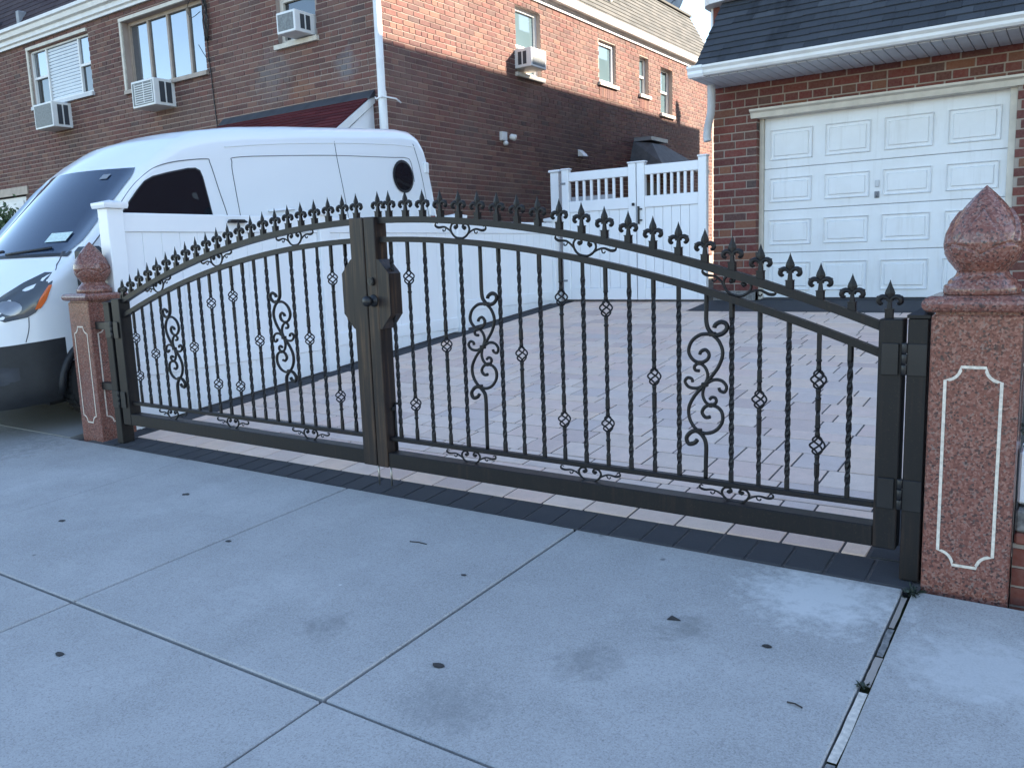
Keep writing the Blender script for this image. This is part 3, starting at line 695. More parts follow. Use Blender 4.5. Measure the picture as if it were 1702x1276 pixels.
# mansard: shingles each a part
pts = shingle_slope(None, (-4.02,9.93,3.535), (GX1,9.93,3.535), (-3.93,10.60,4.39), (GX1,10.60,4.39), 10, .24, .015)
for v in pts:
    c0 = sum((Vector(p) for p in v), Vector())/8
    s_ = MB(); s_.add([Vector(p)-c0 for p in v], [(0,1,2,3),(5,4,7,6),(4,5,1,0),(5,6,2,1),(6,7,3,2),(7,4,0,3)])
    s_.build('shingle', MAT['shingle'], gh, loc=tuple(c0))
q = MB(); q.add([(-4.02,9.94,3.525),(GX1,9.94,3.525),(GX1,10.62,4.385),(-3.93,10.62,4.385),(-4.02,YG+.1,3.525),(GX1,YG+.1,3.525),(GX1,YG+.1,4.385),(-3.93,YG+.1,4.385)],
      [(0,1,2,3),(5,4,7,6),(4,0,3,7),(1,5,6,2),(3,2,6,7),(4,5,1,0)]); q.build('roof_deck', MAT['flashing'], gh)
q = MB(); q.prism([(9.92,3.415),(9.88,3.415),(9.86,3.44),(9.86,3.47),(9.83,3.50),(9.83,3.525),(9.845,3.525),(9.86,3.515),(9.96,3.515),(9.96,3.415)], -4.08, GX1, 'x'); gt = q.build('gutter', MAT['white_trim'], gh)
q = MB(); q.prism([(9.955,3.405),(9.875,3.405),(9.852,3.44),(9.852,3.475),(9.822,3.505),(9.822,3.532),(9.955,3.532)], -4.09, -3.90, 'x'); q.build('end_cap', MAT['vinyl'], gt)
n = 34
for k in range(n):
    a = -4.08+(GX1+4.08)*k/n; b = -4.08+(GX1+4.08)*(k+1)/n-.006
    MB().bbox(a, b, 9.965, YG-.012, 3.40, 3.418, .005).build('soffit_panel', MAT['aluminium'], gh)
MB().box(-4.1, GX1, 9.962, YG, 3.420, 3.43).build('soffit_backing', MAT['flashing'], gh)
q = MB(); path = smooth_path([(-4.02,10.45,3.41),(-4.02,10.46,3.25),(-4.05,10.52,3.08),(-4.12,10.60,2.92),(-4.14,10.62,2.80),(-4.13,10.62,2.74)], 8)
q.tube(path, [.05*(1+.07*(i % 2)) for i in range(len(path))], 10); q.build('downpipe', MAT['aluminium'], gh)
# garage door with trim
q = MB(); q.box(-3.525,-3.475,YG+.10,YG+.24,.675,3.03); q.box(-.765,-.70,YG+.06,YG+.24,.675,3.03); q.box(-3.475,-.765,YG+.10,YG+.24,2.98,3.03)
q.prism([(YG-.10,3.05),(YG-.10,3.075),(YG-.02,3.085),(YG+.10,3.085),(YG+.10,2.965),(YG-.03,2.97),(YG-.05,3.03)], -3.60, -.62, 'x'); q.build('door_frame', MAT['cream_trim'], gh)
q = MB(); zs = [.695, 1.275, 1.815, 2.34, 2.978]; DX0, DX1 = -3.473, -.767; DY = YG+.14
for k in range(4): q.bbox(DX0, DX1, DY, DY+.05, zs[k]+.0025, zs[k+1]-.0025, .006)
gd = q.build('garage_door', MAT['door'], gh)
pw = (DX1-DX0)/4
for k in range(4):
    for j in range(4):
        a, b = DX0+j*pw+.075, DX0+(j+1)*pw-.075; c, d = zs[k]+.10, zs[k+1]-.12 - (.04 if k == 3 else 0)
        q = MB()
        def ring(x0,x1,z0,z1,y0,X0,X1,Z0,Z1,y1): q.add([(x0,y0,z0),(x1,y0,z0),(x1,y0,z1),(x0,y0,z1),(X0,y1,Z0),(X1,y1,Z0),(X1,y1,Z1),(X0,y1,Z1)],[(0,1,5,4),(1,2,6,5),(2,3,7,6),(3,0,4,7)])
        t = .018
        ring(a,b,c,d,DY-.001, a+t*.3,b-t*.3,c+t*.3,d-t*.3,DY-.02); ring(a+t*.3,b-t*.3,c+t*.3,d-t*.3,DY-.02, a+t,b-t,c+t,d-t,DY-.002)
        ring(a+t,b-t,c+t,d-t,DY-.002, a+t*2.6,b-t*2.6,c+t*2.6,d-t*2.6,DY-.002); ring(a+t*2.6,b-t*2.6,c+t*2.6,d-t*2.6,DY-.002, a+t*3.2,b-t*3.2,c+t*3.2,d-t*3.2,DY-.018)
        q.add([(a+t*3.2,DY-.018,c+t*3.2),(b-t*3.2,DY-.018,c+t*3.2),(b-t*3.2,DY-.018,d-t*3.2),(a+t*3.2,DY-.018,d-t*3.2)],[(0,1,2,3)])
        q.build('raised_panel', MAT['door'], gd)
MB().bbox(-2.13,-2.085,DY-.02,DY-.002,2.02,2.10,.004).build('lock_escutcheon', MAT['aluminium'], gd)
q = MB(); q.bbox(-2.135,-2.08,DY-.012,DY-.002,1.89,1.97,.004); q.tube([(-2.107,DY-.02,1.955),(-2.107,DY-.05,1.93),(-2.107,DY-.02,1.90)],.008,6); q.build('pull_handle', MAT['dish'], gd)
MB().box(-3.46,-.76,YG+.02,YG+.3,.655,.69).build('threshold', MAT['dark_paver'], gh)
dish((-3.95, 23.0, 7.29), math.radians(56), .27, 'grey satellite dish on the flat roof of the red brick house', .35)
# unseen taller house added beyond the frame to keep sun off gate and van
nb = empty('added_shade_house', (3, 17, .6), label='unseen taller brick house added to shade the gate, beside the house with the white garage door', cat='house')
q = MB(); q.box(-3.2+.0, 9.5, -6.2, 8.2, -.3, 9.3); q.build('wall', MAT['garage_brick'], nb)
q = MB(); q.box(-3.25, 9.55, -6.3, 8.25, 9.3, 9.42); q.build('parapet', MAT['white_trim'], nb)

# ------------------------------------------------------------------ white vinyl fence along the driveway
FX = -6.5; FT = 1.815
fence = empty('vinyl_fence', (FX, 3.9, gz(3.9)), label='white vinyl privacy fence running up the driveway between van and pavers', cat='fence')
def fb(mb, name, mt='vinyl', parent=None):
    mb.v = [(x-FX, y-3.9, z-gz(3.9)) for x, y, z in mb.v]; return mb.build(name, MAT[mt], parent or fence)
posts = [3.78, 6.02, 8.28, 10.58]
def post(y, x=FX, top=None, fbuild=fb):
    t = top or FT
    q = MB(); q.bbox(x-.075, x+.065, y-.07, y+.07, gz(y)-.05, t+.03, .006); po = fbuild(q, 'post')
    q = MB(); s = .095
    q.add([(x-.005-s,y-s,t+.031),(x-.005+s,y-s,t+.031),(x-.005+s,y+s,t+.031),(x-.005-s,y+s,t+.031)]+[(x-.005+sx*s*1.06,y+sy*s*1.06,t+.055) for sx,sy in ((-1,-1),(1,-1),(1,1),(-1,1))]+[(x-.005+sx*s*1.06,y+sy*s*1.06,t+.075) for sx,sy in ((-1,-1),(1,-1),(1,1),(-1,1))]+[(x-.005,y,t+.10)],
          [(3,2,1,0)]+[(i,(i+1)%4,(i+1)%4+4,i+4) for i in range(4)]+[(i+4,(i+1)%4+4,(i+1)%4+8,i+8) for i in range(4)]+[(i+8,(i+1)%4+8,12) for i in range(4)])
    fbuild(q, 'post_cap', 'vinyl', po)
    return po
for i, y in enumerate(posts): post(y, top=FT if i in (0,) else FT-.01)
for i in range(3):
    a, b = posts[i]+.071, posts[i+1]-.071
    q = MB(); q.bbox(FX-.028, FX+.028, a, b, FT-.155, FT, .006); fb(q, 'top_rail')
    zb = gz(a)+.02
    q = MB(); zr = .60 if i == 0 else gz((a+b)/2)+.28
    q.bbox(FX-.024, FX+.024, a, b, zr-.14, zr, .006); fb(q, 'bottom_rail')
    n = int((b-a)/.165)
    for k in range(n):
        c, d = a+(b-a)*k/n, a+(b-a)*(k+1)/n-.004
        q = MB(); zt = FT-.157
        q.bbox(FX-.011, FX+.014, c, d+.002, 0, 1, .0025); q.v = [(x_, y_, (zt if z_ > .5 else gz(y_)+.012) + (0 if .003 < z_ < .997 else 0)) for x_, y_, z_ in q.v]
        fb(q, 'board')
fx = empty('fence_fixture', (FX+.03, 4.95, FT-.07), 0, 'small black fixture screwed to the top rail of the white fence', 'bracket')
MB().prism([(-.085,.0),(-.085,.012),(-.07,.03),(.07,.03),(.105,.008),(.09,.0)], .001, .05, 'x').build('housing', MAT['black_metal'], fx)

# ------------------------------------------------------------------ white vinyl double gate at the end of the driveway
YGATE = 10.66
def vleaf(x0, x1, label, hinge_left):
    o = empty('vinyl_gate', (x0, YGATE, gz(YGATE)), 0, label, 'gate', 'white vinyl gate leaves'); L = x1-x0; z0, z1 = .035, 1.90
    sw = .115
    for a in (0, L-sw):
        st_ = MB().bbox(a, a+sw, -.045, .045, z0, z1+.005, .006).build('stile', MAT['vinyl'], o)
        q = MB(); q.bbox(a-.012, a+sw+.012, -.057, .057, z1+.006, z1+.03, .008); q.build('stile_cap', MAT['vinyl'], st_)
    MB().bbox(sw+.001, L-sw-.001, -.035, .035, 1.74, 1.865, .006).build('top_rail', MAT['vinyl'], o)
    MB().bbox(sw+.001, L-sw-.001, -.035, .035, 1.30, 1.455, .006).build('middle_rail', MAT['vinyl'], o)
    MB().bbox(sw+.001, L-sw-.001, -.035, .035, z0, .20, .006).build('bottom_rail', MAT['vinyl'], o)
    n = 7
    for k in range(n):
        x = sw+(L-2*sw)*(k+1)/(n+1); MB().bbox(x-.019, x+.019, -.016, .016, 1.456, 1.739, .004).build('baluster', MAT['vinyl'], o)
    n = 6
    for k in range(n):
        a = sw+(L-2*sw)*k/n; MB().bbox(a+.001, a+(L-2*sw)/n-.004, -.012, .012, .201, 1.299, .005).build('board', MAT['vinyl'], o)
    if not hinge_left:
        q = MB(); q.bbox(.02, .045, -.075, -.047, 1.08, 1.32, .004); q.bbox(.046, .085, -.07, -.047, 1.12, 1.14, .003); q.bbox(.046, .085, -.07, -.047, 1.27, 1.29, .003); q.build('latch', MAT['black_metal'], o)
    else:
        MB().bbox(L-.05, L-.015, -.075, -.047, 1.33, 1.37, .004).build('latch_catch', MAT['black_metal'], o)
        q = MB(); q.bbox(-.02, .07, -.052, -.046, 1.70, 1.73, .002); q.bbox(-.02, .07, -.052, -.046, .30, .33, .002); q.build('hinge', MAT['dish'], o)
    return o
vleaf(-6.36, -5.17, 'white vinyl gate leaf with open baluster top next to the fence post', True)
vleaf(-5.155, -4.15, 'white vinyl gate leaf with black latch next to the brick garage pier', False)
gp = empty('vinyl_post', (-6.52, 10.72, .66), label='white vinyl post with flat cap where the side fence meets the double gate', cat='post')
MB().bbox(-.07, .07, -.04, .07, 0, 1.885, .006).build('shaft', MAT['vinyl'], gp); MB().bbox(-.095, .095, -.065, .095, 1.887, 1.925, .012).build('cap', MAT['vinyl'], gp)
bp = empty('back_fence', (-7.2, 12.0, .66), label='grey panel fence with white capped post seen through the double gate balusters', cat='fence')
MB().bbox(-.065, .065, -.065, .065, 0, 2.02, .006).build('shaft', MAT['vinyl'], bp); MB().bbox(-.09, .09, -.09, .09, 2.022, 2.06, .012).build('cap', MAT['vinyl'], bp)
MB().bbox(-.0, .95, .07, .10, .05, 1.62, .005).build('panel', MAT['aluminium'], bp); MB().bbox(.0, .95, .05, .069, 1.30, 1.34, .004).build('rail', MAT['dish'], bp)

# ------------------------------------------------------------------ granite gate pillars
def bud_mesh():
    q = MB(); n, m_ = 128, 84; P = []
    for i in range(m_+1):
        t = i/m_; z = t*.315
        r = lerp_tab([(0,.086),(.05,.090),(.12,.108),(.22,.124),(.33,.129),(.45,.124),(.6,.103),(.75,.072),(.88,.038),(.96,.014),(1,.002)], t)
        row = []
        for k in range(n):
            th = 2*math.pi*k/n
            def tri(ph, f): return abs(((th*f/(2*math.pi)+ph) % 1)*2-1)
            zig = .205+.115*(1-(1-tri(.0, 4))**2)                         # lower sepals end in points
            rr = r
            if t < zig: rr += .0085*min(1, (zig-t)/.02)*(1 if t > .04 else t/.04)
            zig2 = .24+.50*(tri(.5, 4)**.8)                # upper petals overlap each other
            d = t-zig2
            if t > zig and d < 0: rr += .0075*min(1, -d/.03)
            if t > .05: rr -= .0055*math.exp(-((t-zig)/.016)**2)
            if t > zig+.01: rr -= .005*math.exp(-(d/.02)**2)
            if t > .55: rr += .007*math.exp(-((tri(.25,4)-.5)/.07)**2)*(1-t)
            row.append((rr*math.cos(th), rr*math.sin(th), z))
        P.append(row+[row[0]])
    q.grid(P); return q.mesh('bud', MAT['granite'])
BUD = bud_mesh()
def inlay(w0, z0, z1, w):
    """outline with scooped corners as a ribbon, in (x,z)"""
    r = .052; out = []
    def cor(cx, cz, a0, a1):
        return [(cx+r*math.cos(a0+(a1-a0)*k/6), cz+r*math.sin(a0+(a1-a0)*k/6)) for k in range(7)]
    a = w0/2; PI = math.pi
    o = []
    o += [(-a+r, z0)] + [(a-r, z0)]
    o += [(a-r, z0+.012)] + cor(a, z0, PI, PI/2)[1:] 
    o += [(a, z1-r)] + cor(a, z1, -PI/2, -PI)[0:] 
    o += [(a-r, z1)] + [(-a+r, z1)]
    o += cor(-a, z1, 0, -PI/2) + [(-a, z1-r)] + [(-a, z0+r)] + cor(-a, z0, PI/2, 0)
    # drop duplicates
    res = []
    for p in o:
        if not res or math.dist(p, res[-1]) > 1e-4: res.append(p)
    if math.dist(res[0], res[-1]) < 1e-4: res.pop()
    return res
def ribbon(mb, pts, hw, y, face):
    n = len(pts); L, R = [], []
    for i in range(n):
        p0, p1, p2 = Vector(pts[i-1]), Vector(pts[i]), Vector(pts[(i+1) % n]); d = (p2-p0).normalized(); nn = Vector((-d.y, d.x))
        L.append(p1+nn*hw); R.append(p1-nn*hw)
    def P(p):
        return {'f': (p.x, y, p.y), 'r': (-y, p.x, p.y), 'l': (y, p.x, p.y)}[face]
    vs_ = [P(p) for p in L] + [P(p) for p in R]
    mb.add(vs_, [(i, (i+1) % n, (i+1) % n+n, i+n) for i in range(n)])
def pillar(cx, cy, z0, label, faces):
    o = empty('granite_pillar', (cx, cy, z0), 0, label, 'pillar', 'granite gate pillars'); h = .148
    MB().bbox(-h, h, -h, h, -.12, 1.078, .006).build('shaft', MAT['granite'], o)
    q = MB()
    for f in faces: ribbon(q, inlay(.185, .115, .885, .006), .0055, -h-.0025, f)
    q.build('inlay', MAT['inlay'], o)
    MB().bbox(-h+.012, h-.012, -h+.012, h-.012, 1.07, 1.092, .003).build('neck', MAT['granite'], o)
    q = MB(); s = .150; rows = []
    for k in range(9):
        a = -math.pi/2+math.pi*k/8; e = .030*math.cos(a); rows.append([(sx*(s+e)*1.0+ (0), sy*(s+e), 1.118+.030*math.sin(a)) for sx, sy in ((-1,-1),(1,-1),(1,1),(-1,1),(-1,-1))])
    q.grid(rows, False); q.add([rows[0][i] for i in range(4)], [(3,2,1,0)]); q.add([rows[-1][i] for i in range(4)], [(0,1,2,3)]); q.build('cap', MAT['granite'], o)
    q = MB(); q.lathe([(.128,1.149),(.130,1.152),(.130,1.178),(.126,1.184),(.118,1.186),(.115,1.198),(.108,1.206),(.098,1.212),(.090,1.222),(.086,1.235)], 40); q.build('finial_base', MAT['granite'], o)
    place('bud', BUD, o, (0, 0, 1.234), (0, 0, math.radians(45)))
    return o
pillar(-.315, 3.60, 0, 'red granite pillar with bud finial next to the low brick wall', ('f', 'l', 'r'))
pillar(-6.545, 3.60, .035, 'red granite pillar with bud finial in front of the white van', ('f', 'l', 'r'))

# ------------------------------------------------------------------ wrought iron gate
YC = 3.52; CX = -3.40
def tiltz(x): return -.007*(x-CX)
def arch(x): return 1.598-.0705*(x-CX)**2
def outer_top(x): return arch(x)+tiltz(x)
def inner_top(x): return arch(x)-.110+tiltz(x)
def rail_arc(mb, xa, xb, fn, th, hd, n=24):
    P = []
    xs_ = [xa+(xb-xa)*k/n for k in range(n+1)]
    for x in xs_:
        s_ = (fn(x+.01)-fn(x-.01))/.02; t_ = th*math.sqrt(1+s_*s_); z = fn(x)
        P.append([(x, YC-hd, z), (x, YC+hd, z), (x, YC+hd, z-t_), (x, YC-hd, z-t_), (x, YC-hd, z)])
    mb.grid(P, False); mb.add(P[0][:4], [(0,1,2,3)]); mb.add(P[-1][:4], [(3,2,1,0)])
def twisted(mb, x, z0, z1, s=.0086, turns_per_m=4.6, straight=()):
    n = max(4, int((z1-z0)/.022)); P = []; ang = 0; zp = z0
    for i in range(n+1):
        z = z0+(z1-z0)*i/n; tw = not any(a < z < b for a, b in straight) and .06 < z-z0 and z1-z > .05
        if tw: ang += (z-zp)*turns_per_m*2*math.pi
        zp = z
        P.append([(x+s*1.414*math.cos(ang+math.pi/4+k*math.pi/2), YC+s*1.414*math.sin(ang+math.pi/4+k*math.pi/2), z) for k in range(4)]+[(x+s*1.414*math.cos(ang+math.pi/4), YC+s*1.414*math.sin(ang+math.pi/4), z)])
    mb.grid(P, False)
def basket_mesh():
    q = MB()
    for k in range(4):
        pts = []
        for i in range(13):
            t = i/12; r = .0275*math.sin(math.pi*t)**.75 + .003; a = k*math.pi/2 + math.pi*1.15*t
            pts.append((r*math.cos(a), r*math.sin(a), -.040+.080*t))
        q.tube(pts, .0044, 5)
    for z, sg in ((.040, 1), (-.040, -1)):
        prof_ = [(.006,z-.004*sg),(.011,z),(.011,z+.010*sg),(.0095,z+.016*sg),(.0095,z+.034*sg),(.0125,z+.037*sg),(.0125,z+.044*sg),(.0095,z+.047*sg)]
        q.lathe(prof_ if sg > 0 else prof_[::-1], 8)
    return q.mesh('basket', MAT['iron'])
BASKET = basket_mesh()
def finial_mesh():
    q = MB()
    q.box(-.0145,.0145,-.0145,.0145,-.012,.024); q.box(-.0165,.0165,-.0165,.0165,.024,.028)
    q.tube([(0,0,.028),(0,0,.066)], [.0125,.0078], 4, smooth=False)
    W = [(.062,.008,.006),(.074,.015,.009),(.088,.0195,.010),(.10,.016,.009),(.115,.009,.006),(.134,.0022,.0022),(.140,.0008,.0008)]
    P = [[(w,0,z),(0,-d,z),(-w,0,z),(0,d,z),(w,0,z)] for z, w, d in W]; q.grid(P, False); q.add(P[0][:4], [(3,2,1,0)])
    for s in (-1, 1):
        pts = smooth_path([(0,0,.058),(s*.012,0,.070),(s*.026,0,.074),(s*.037,0,.068),(s*.041,0,.056),(s*.034,0,.048),(s*.029,0,.053)], 3)
        m_ = len(pts); q.tube(pts, [.0068+.0042*math.sin(math.pi*i/(m_-1)) for i in range(m_)], 6)
        q.tube(smooth_path([(s*.036,0,.070),(s*.044,0,.076),(s*.047,0,.072)], 2), .003, 5)
    q.box(-.012,.012,-.010,.010,.056,.063)
    return q.mesh('finial', MAT['iron'])
FINIAL = finial_mesh()
SCROLL = {
 'upL':[(.031,.229),(-.019,.226),(-.062,.195),(-.077,.148),(-.056,.111),(-.022,.099),(.010,.113),(.020,.138),(.004,.158),(-.018,.150),(-.024,.136)],
 'main':[(.031,.229),(.064,.2),(.083,.148),(.066,.089),(.028,.034),(0,0),(-.047,-.052),(-.076,-.109),(-.072,-.164),(-.042,-.208),(.002,-.224),(.05,-.208),(.081,-.167),(.081,-.124),(.059,-.099),(.026,-.092),(0,-.103),(-.013,-.128),(.003,-.150),(.026,-.146)],
 's1':[(-.025,.062),(-.045,.064),(-.049,.082),(-.025,.096),(.003,.076),(.014,.039),(0,0)],
 'r':[(0,0),(.042,.024),(.08,.021),(.101,-.004),(.092,-.028),(.071,-.024),(.066,-.010)],
 'l':[(0,0),(-.036,-.018),(-.076,-.015),(-.095,.009),(-.082,.027),(-.062,.023),(-.059,.008)],
 's2':[(0,0),(-.010,-.044),(.004,-.08),(.031,-.092),(.053,-.077),(.050,-.059),(.034,-.056),(.022,-.066)]}
HOOK_T = [(.007,.283),(.020,.246),(.047,.226),(.080,.232),(.101,.254),(.098,.276),(.074,.284),(.050,.272),(.044,.258)]
HOOK_B = [(.006,-.278),(-.008,-.240),(-.036,-.218),(-.065,-.224),(-.088,-.252),(-.078,-.280),(-.050,-.274),(-.036,-.258)]
def ornament_mesh():
    q = MB()
    for s in (-1, 1):
        q.tube([(s*x,0,z) for x, z in [tuple(p) for p in smooth_path([(0,.002),(.025,.005),(.05,.022),(.063,.05),(.052,.074),(.028,.078),(.018,.060),(.033,.050)], 4)]], [.0062]*29, 6)
        pts = smooth_path([(s*.042,0,.016),(s*.07,0,.040),(s*.105,0,.055),(s*.145,0,.050),(s*.168,0,.058),(s*.166,0,.074),(s*.152,0,.071)], 4); m_ = len(pts)
        q.tube(pts, [.0058-.003*i/m_+.003*math.exp(-((i/m_-.55)/.18)**2) for i in range(m_)], 6)
        q.tube(smooth_path([(s*.095,0,.052),(s*.100,0,.036),(s*.112,0,.033),(s*.116,0,.043)], 3), .0035, 5)
        q.lathe([(.001,-.008),(.010,-.006),(.010,.006),(.001,.008)], 8, (s*.030,0,.058), axis='y')
    return q.mesh('scroll_ornament', MAT['iron'])
ORN = ornament_mesh()
def leaf(side, label):
    """side +1 runs from the centre to +X, -1 to -X"""
    org = (CX+side*2.84 if side > 0 else CX-2.71, YC, 0.0)
    o = empty('iron_gate', (org[0], YC, gz(YC)), 0, label, 'gate', 'driveway gate leaves')
    def B(mb, name, mt='iron', parent=None):
        mb.v = [(x-org[0], y-YC, z-gz(YC)) for x, y, z in mb.v]; return mb.build(name, MAT[mt], parent or o)
    if side > 0: m0, m1, h0, h1 = CX+.003, CX+.085, -.650, -.562; bars = [-3.242+.124*k for k in range(21)]
    else: m0, m1, h0, h1 = CX-.112, CX-.004, -6.000, -6.105; bars = [-3.608-.1202*k for k in range(21)]
    lo, hi = min(m1 if side > 0 else m0, h0), max(m1 if side > 0 else m0, h0)
    bt = lambda x: .147+tiltz(x)
    def tbox(x0, x1, z0f, z1f, y0, y1):
        q = MB(); q.bbox(x0, x1, y0, y1, 0, 1, .004); q.v = [(x, y, (z0f(x) if z < .5 else z1f(x)) + (0.004 if 0 < z < .1 else (-.004 if .9 < z < 1 else 0))) for x, y, z in q.v]; return q
    B(tbox(m0, m1, lambda x: bt(x), lambda x: outer_top(x)+.002, YC-.052, YC+.052), 'meeting_stile', 'bronze')
    B(tbox(min(h0,h1), max(h0,h1), lambda x: bt(x), lambda x: outer_top(h0)+(.012 if side > 0 else .0), YC-.046, YC+.046), 'hinge_stile')
    q = MB(); rail_arc(q, lo+.0005, hi-.0005, outer_top, .034, .021); B(q, 'top_rail')
    q = MB(); rail_arc(q, lo+.0005, hi-.0005, inner_top, .030, .019); B(q, 'inner_rail')
    B(tbox(lo+.0005, hi-.0005, lambda x: .303+tiltz(x), lambda x: .328+tiltz(x), YC-.019, YC+.019), 'lower_rail')
    B(tbox(lo+.0005, hi-.0005, lambda x: bt(x)+.001, lambda x: .236+tiltz(x), YC-.044, YC+.044), 'bottom_rail')
    dbl = (1, 9, 11, 19); sgl = (3, 7, 13, 17); scr = (5, 15)
    for i, x in enumerate(bars):
        z0, z1 = .328+tiltz(x), inner_top(x)-.028
        if i in scr:
            zc = (.33+tiltz(x)+inner_top(x)-.03)/2+ .012; q = MB(); mir = 1 if side > 0 else -1
            for k, p in SCROLL.items():
                pts = smooth_path([(x+mir*a, YC, zc+b) for a, b in p], 4); m_ = len(pts)
                q.tube(pts, [(.0086 if k in ('upL','main') else .0078) for _ in range(m_)], 6, flat=1.15)
            q.tube(smooth_path([(x+mir*.007, YC, z1), (x+mir*.007, YC, (z1+zc+.283)/2)] + [(x+mir*a, YC, zc+b) for a, b in HOOK_T], 4), .0105, 6, flat=1.1)
            q.tube(smooth_path([(x+mir*.004, YC, z0), (x+mir*.005, YC, (z0+zc-.278)/2)] + [(x+mir*a, YC, zc+b) for a, b in HOOK_B], 4), .0105, 6, flat=1.1)
            sp_ = B(q, 'scroll_panel')
            for a, b in ((.036,.229),(0,0),(-.030,-.215),(-.024,.098),(.030,-.092)):
                k2 = MB(); w = .014 if abs(b) in (.229,0,.215) else .009
                k2.bbox(x+mir*a-w, x+mir*a+w, YC-.013, YC+.013, zc+b-.010, zc+b+.010, .003); B(k2, 'collar', 'iron', sp_)
            continue
        q = MB()
        bz = []
        if i in dbl: bz = [.535+tiltz(x), inner_top(x)-.226]
        elif i in sgl: bz = [(z0+z1)/2]
        cuts = [z0]+[v for b in bz for v in (b-.078, b+.078)]+[z1]
        for k in range(0, len(cuts), 2):
            twisted(q, x, cuts[k], cuts[k+1], 0.0088 if not bz else .0080)
        pk = B(q, 'picket')
        for b in bz: place('basket', BASKET, pk, (x-org[0], 0, b-gz(YC)))
    fx_ = bars + ([CX+.075, h0+.028] if side > 0 else [CX-.095, h0+.004])
    for x in fx_:
        if abs(x-h0) < .06 and side > 0: z = outer_top(h0)+.022
        else: z = outer_top(x)+.006
        place('finial', FINIAL, o, (x-org[0], 0, z-gz(YC)))
    for xc in ((-2.747,-1.998,-1.25) if side > 0 else (-4.035,-4.82,-5.52)):
        s_ = (inner_top(xc+.05)-inner_top(xc-.05))/.1
        place('scroll_ornament', ORN, o, (xc-org[0], 0, inner_top(xc)-gz(YC)+.001), (0, -math.atan(s_), 0))
        place('scroll_ornament', ORN, o, (xc+.012-org[0], 0, .232+tiltz(xc)-gz(YC)), (0, .007, 0), (1,1,.84))
    # lock plate: half octagon beside the meeting stile
    if side > 0:
        q = MB(); q.prism([(CX+.0855,1.362),(CX+.10,1.362),(CX+.175,1.28),(CX+.175,1.05),(CX+.10,.965),(CX+.0855,.965)], YC-.05, YC+.05, 'y'); lp = B(q, 'lock_plate', 'bronze')
        q = MB(); q.lathe([(.0235,YC-.066),(.0235,YC-.050)], 20, (CX+.045,0,1.238), axis='y', smooth=False); q.lathe([(.0175,YC-.070),(.019,YC-.066)], 16, (CX+.045,0,1.238), axis='y', smooth=False); q.box(CX+.043,CX+.047,YC-.0715,YC-.069,1.229,1.247); B(q, 'deadbolt_lock', 'black_metal')
        q = MB(); q.lathe([(.001,YC-.128),(.018,YC-.127),(.028,YC-.118),(.031,YC-.104),(.027,YC-.088),(.015,YC-.080),(.0125,YC-.07),(.0125,YC-.062),(.033,YC-.060),(.036,YC-.0525)], 20, (CX+.050,0,1.128), axis='y'); B(q, 'door_knob', 'black_metal')
        q = MB(); q.bbox(CX+.0855, CX+.10, YC+.0, YC+.03, .48, .50, .002); q.tube([(CX+.092,YC+.03,.155),(CX+.092,YC+.03,.52)], .007, 6); q.tube([(CX+.092,YC+.03,.52),(CX+.115,YC+.03,.52)], .007, 6); B(q, 'bolt_handle', 'black_metal')
        q = MB(); q.tube([(CX+.088,YC-.03,.03),(CX+.088,YC-.03,.16)], .006, 6); B(q, 'drop_rod', 'steel')
    else:
        q = MB(); q.prism([(CX-.1125,1.368),(CX-.125,1.362),(CX-.198,1.285),(CX-.198,1.052),(CX-.125,.967),(CX-.1125,.96)][::-1], YC-.048, YC+.046, 'y'); B(q, 'lock_plate', 'bronze')
        q = MB(); q.tube([(CX-.012,YC-.03,.03),(CX-.012,YC-.03,.16)], .006, 6); B(q, 'drop_rod', 'steel')
    return o
leaf(1, 'arched iron gate leaf carrying the round knob and lock, hinged beside the low brick wall')
leaf(-1, 'arched iron gate leaf without a knob, hinged to the pillar in front of the van')

def hinge_post(x0, x1, z1, label, gx):
    cx = (x0+x1)/2
    o = empty('gate_post', (cx, YC, gz(YC)), 0, label, 'gate post', 'iron hinge posts'); zb = gz(YC)
    q = MB(); q.bbox(x0-cx, x1-cx, -.05, .05, 0, z1-zb, .004); q.build('shaft', MAT['iron'], o)
    q = MB(); w = (x1-x0)/2+.004; q.add([(-w,-.054,0),(w,-.054,0),(w,.054,0),(-w,.054,0),(-w,-.054,.012),(w,-.054,.012),(w,.054,.012),(-w,.054,.012),(0,0,.035)], [(3,2,1,0),(0,1,5,4),(1,2,6,5),(2,3,7,6),(3,0,4,7),(4,5,8),(5,6,8),(6,7,8),(7,4,8)]); q.build('cap', MAT['iron'], o, loc=(0,0,z1-zb+.001))
    for z in (.30, .84):
        q = MB(); sg = 1 if gx > cx else -1
        q.bbox(-.035, .035, -.0575, -.0505, z-zb, z+.125-zb, .002); a, b = sorted((gx-cx+sg*.012, gx-cx+sg*.075)); q.bbox(a, b, -.0575, -.0505, z-zb, z+.125-zb, .002)
        hg = q.build('hinge_plate', MAT['black_metal'], o)
        q = MB(); kx = (sg*(x1-x0)/2 + gx-cx)/2
        for k in range(3): q.lathe([(.010,z-zb+.003+k*.042),(.0115,z-zb+.006+k*.042),(.0115,z-zb+.040+k*.042),(.010,z-zb+.043+k*.042)], 10, (kx,-.056,0))
        q.build('knuckle', MAT['black_metal'], hg)
    if x0 < -6:
        for z in (.42, .90): MB().bbox(-6.396-cx, x0-cx-.001, -.03, .03, z-zb, z+.06-zb, .004).build('bracket', MAT['black_metal'], o)
    return o
hinge_post(-.545, -.472, 1.062, 'black iron hinge post with flat pyramid cap beside the pillar at the brick wall', -.562)
hinge_post(-6.215, -6.135, 1.10, 'black iron hinge post beside the pillar near the van', -6.105)
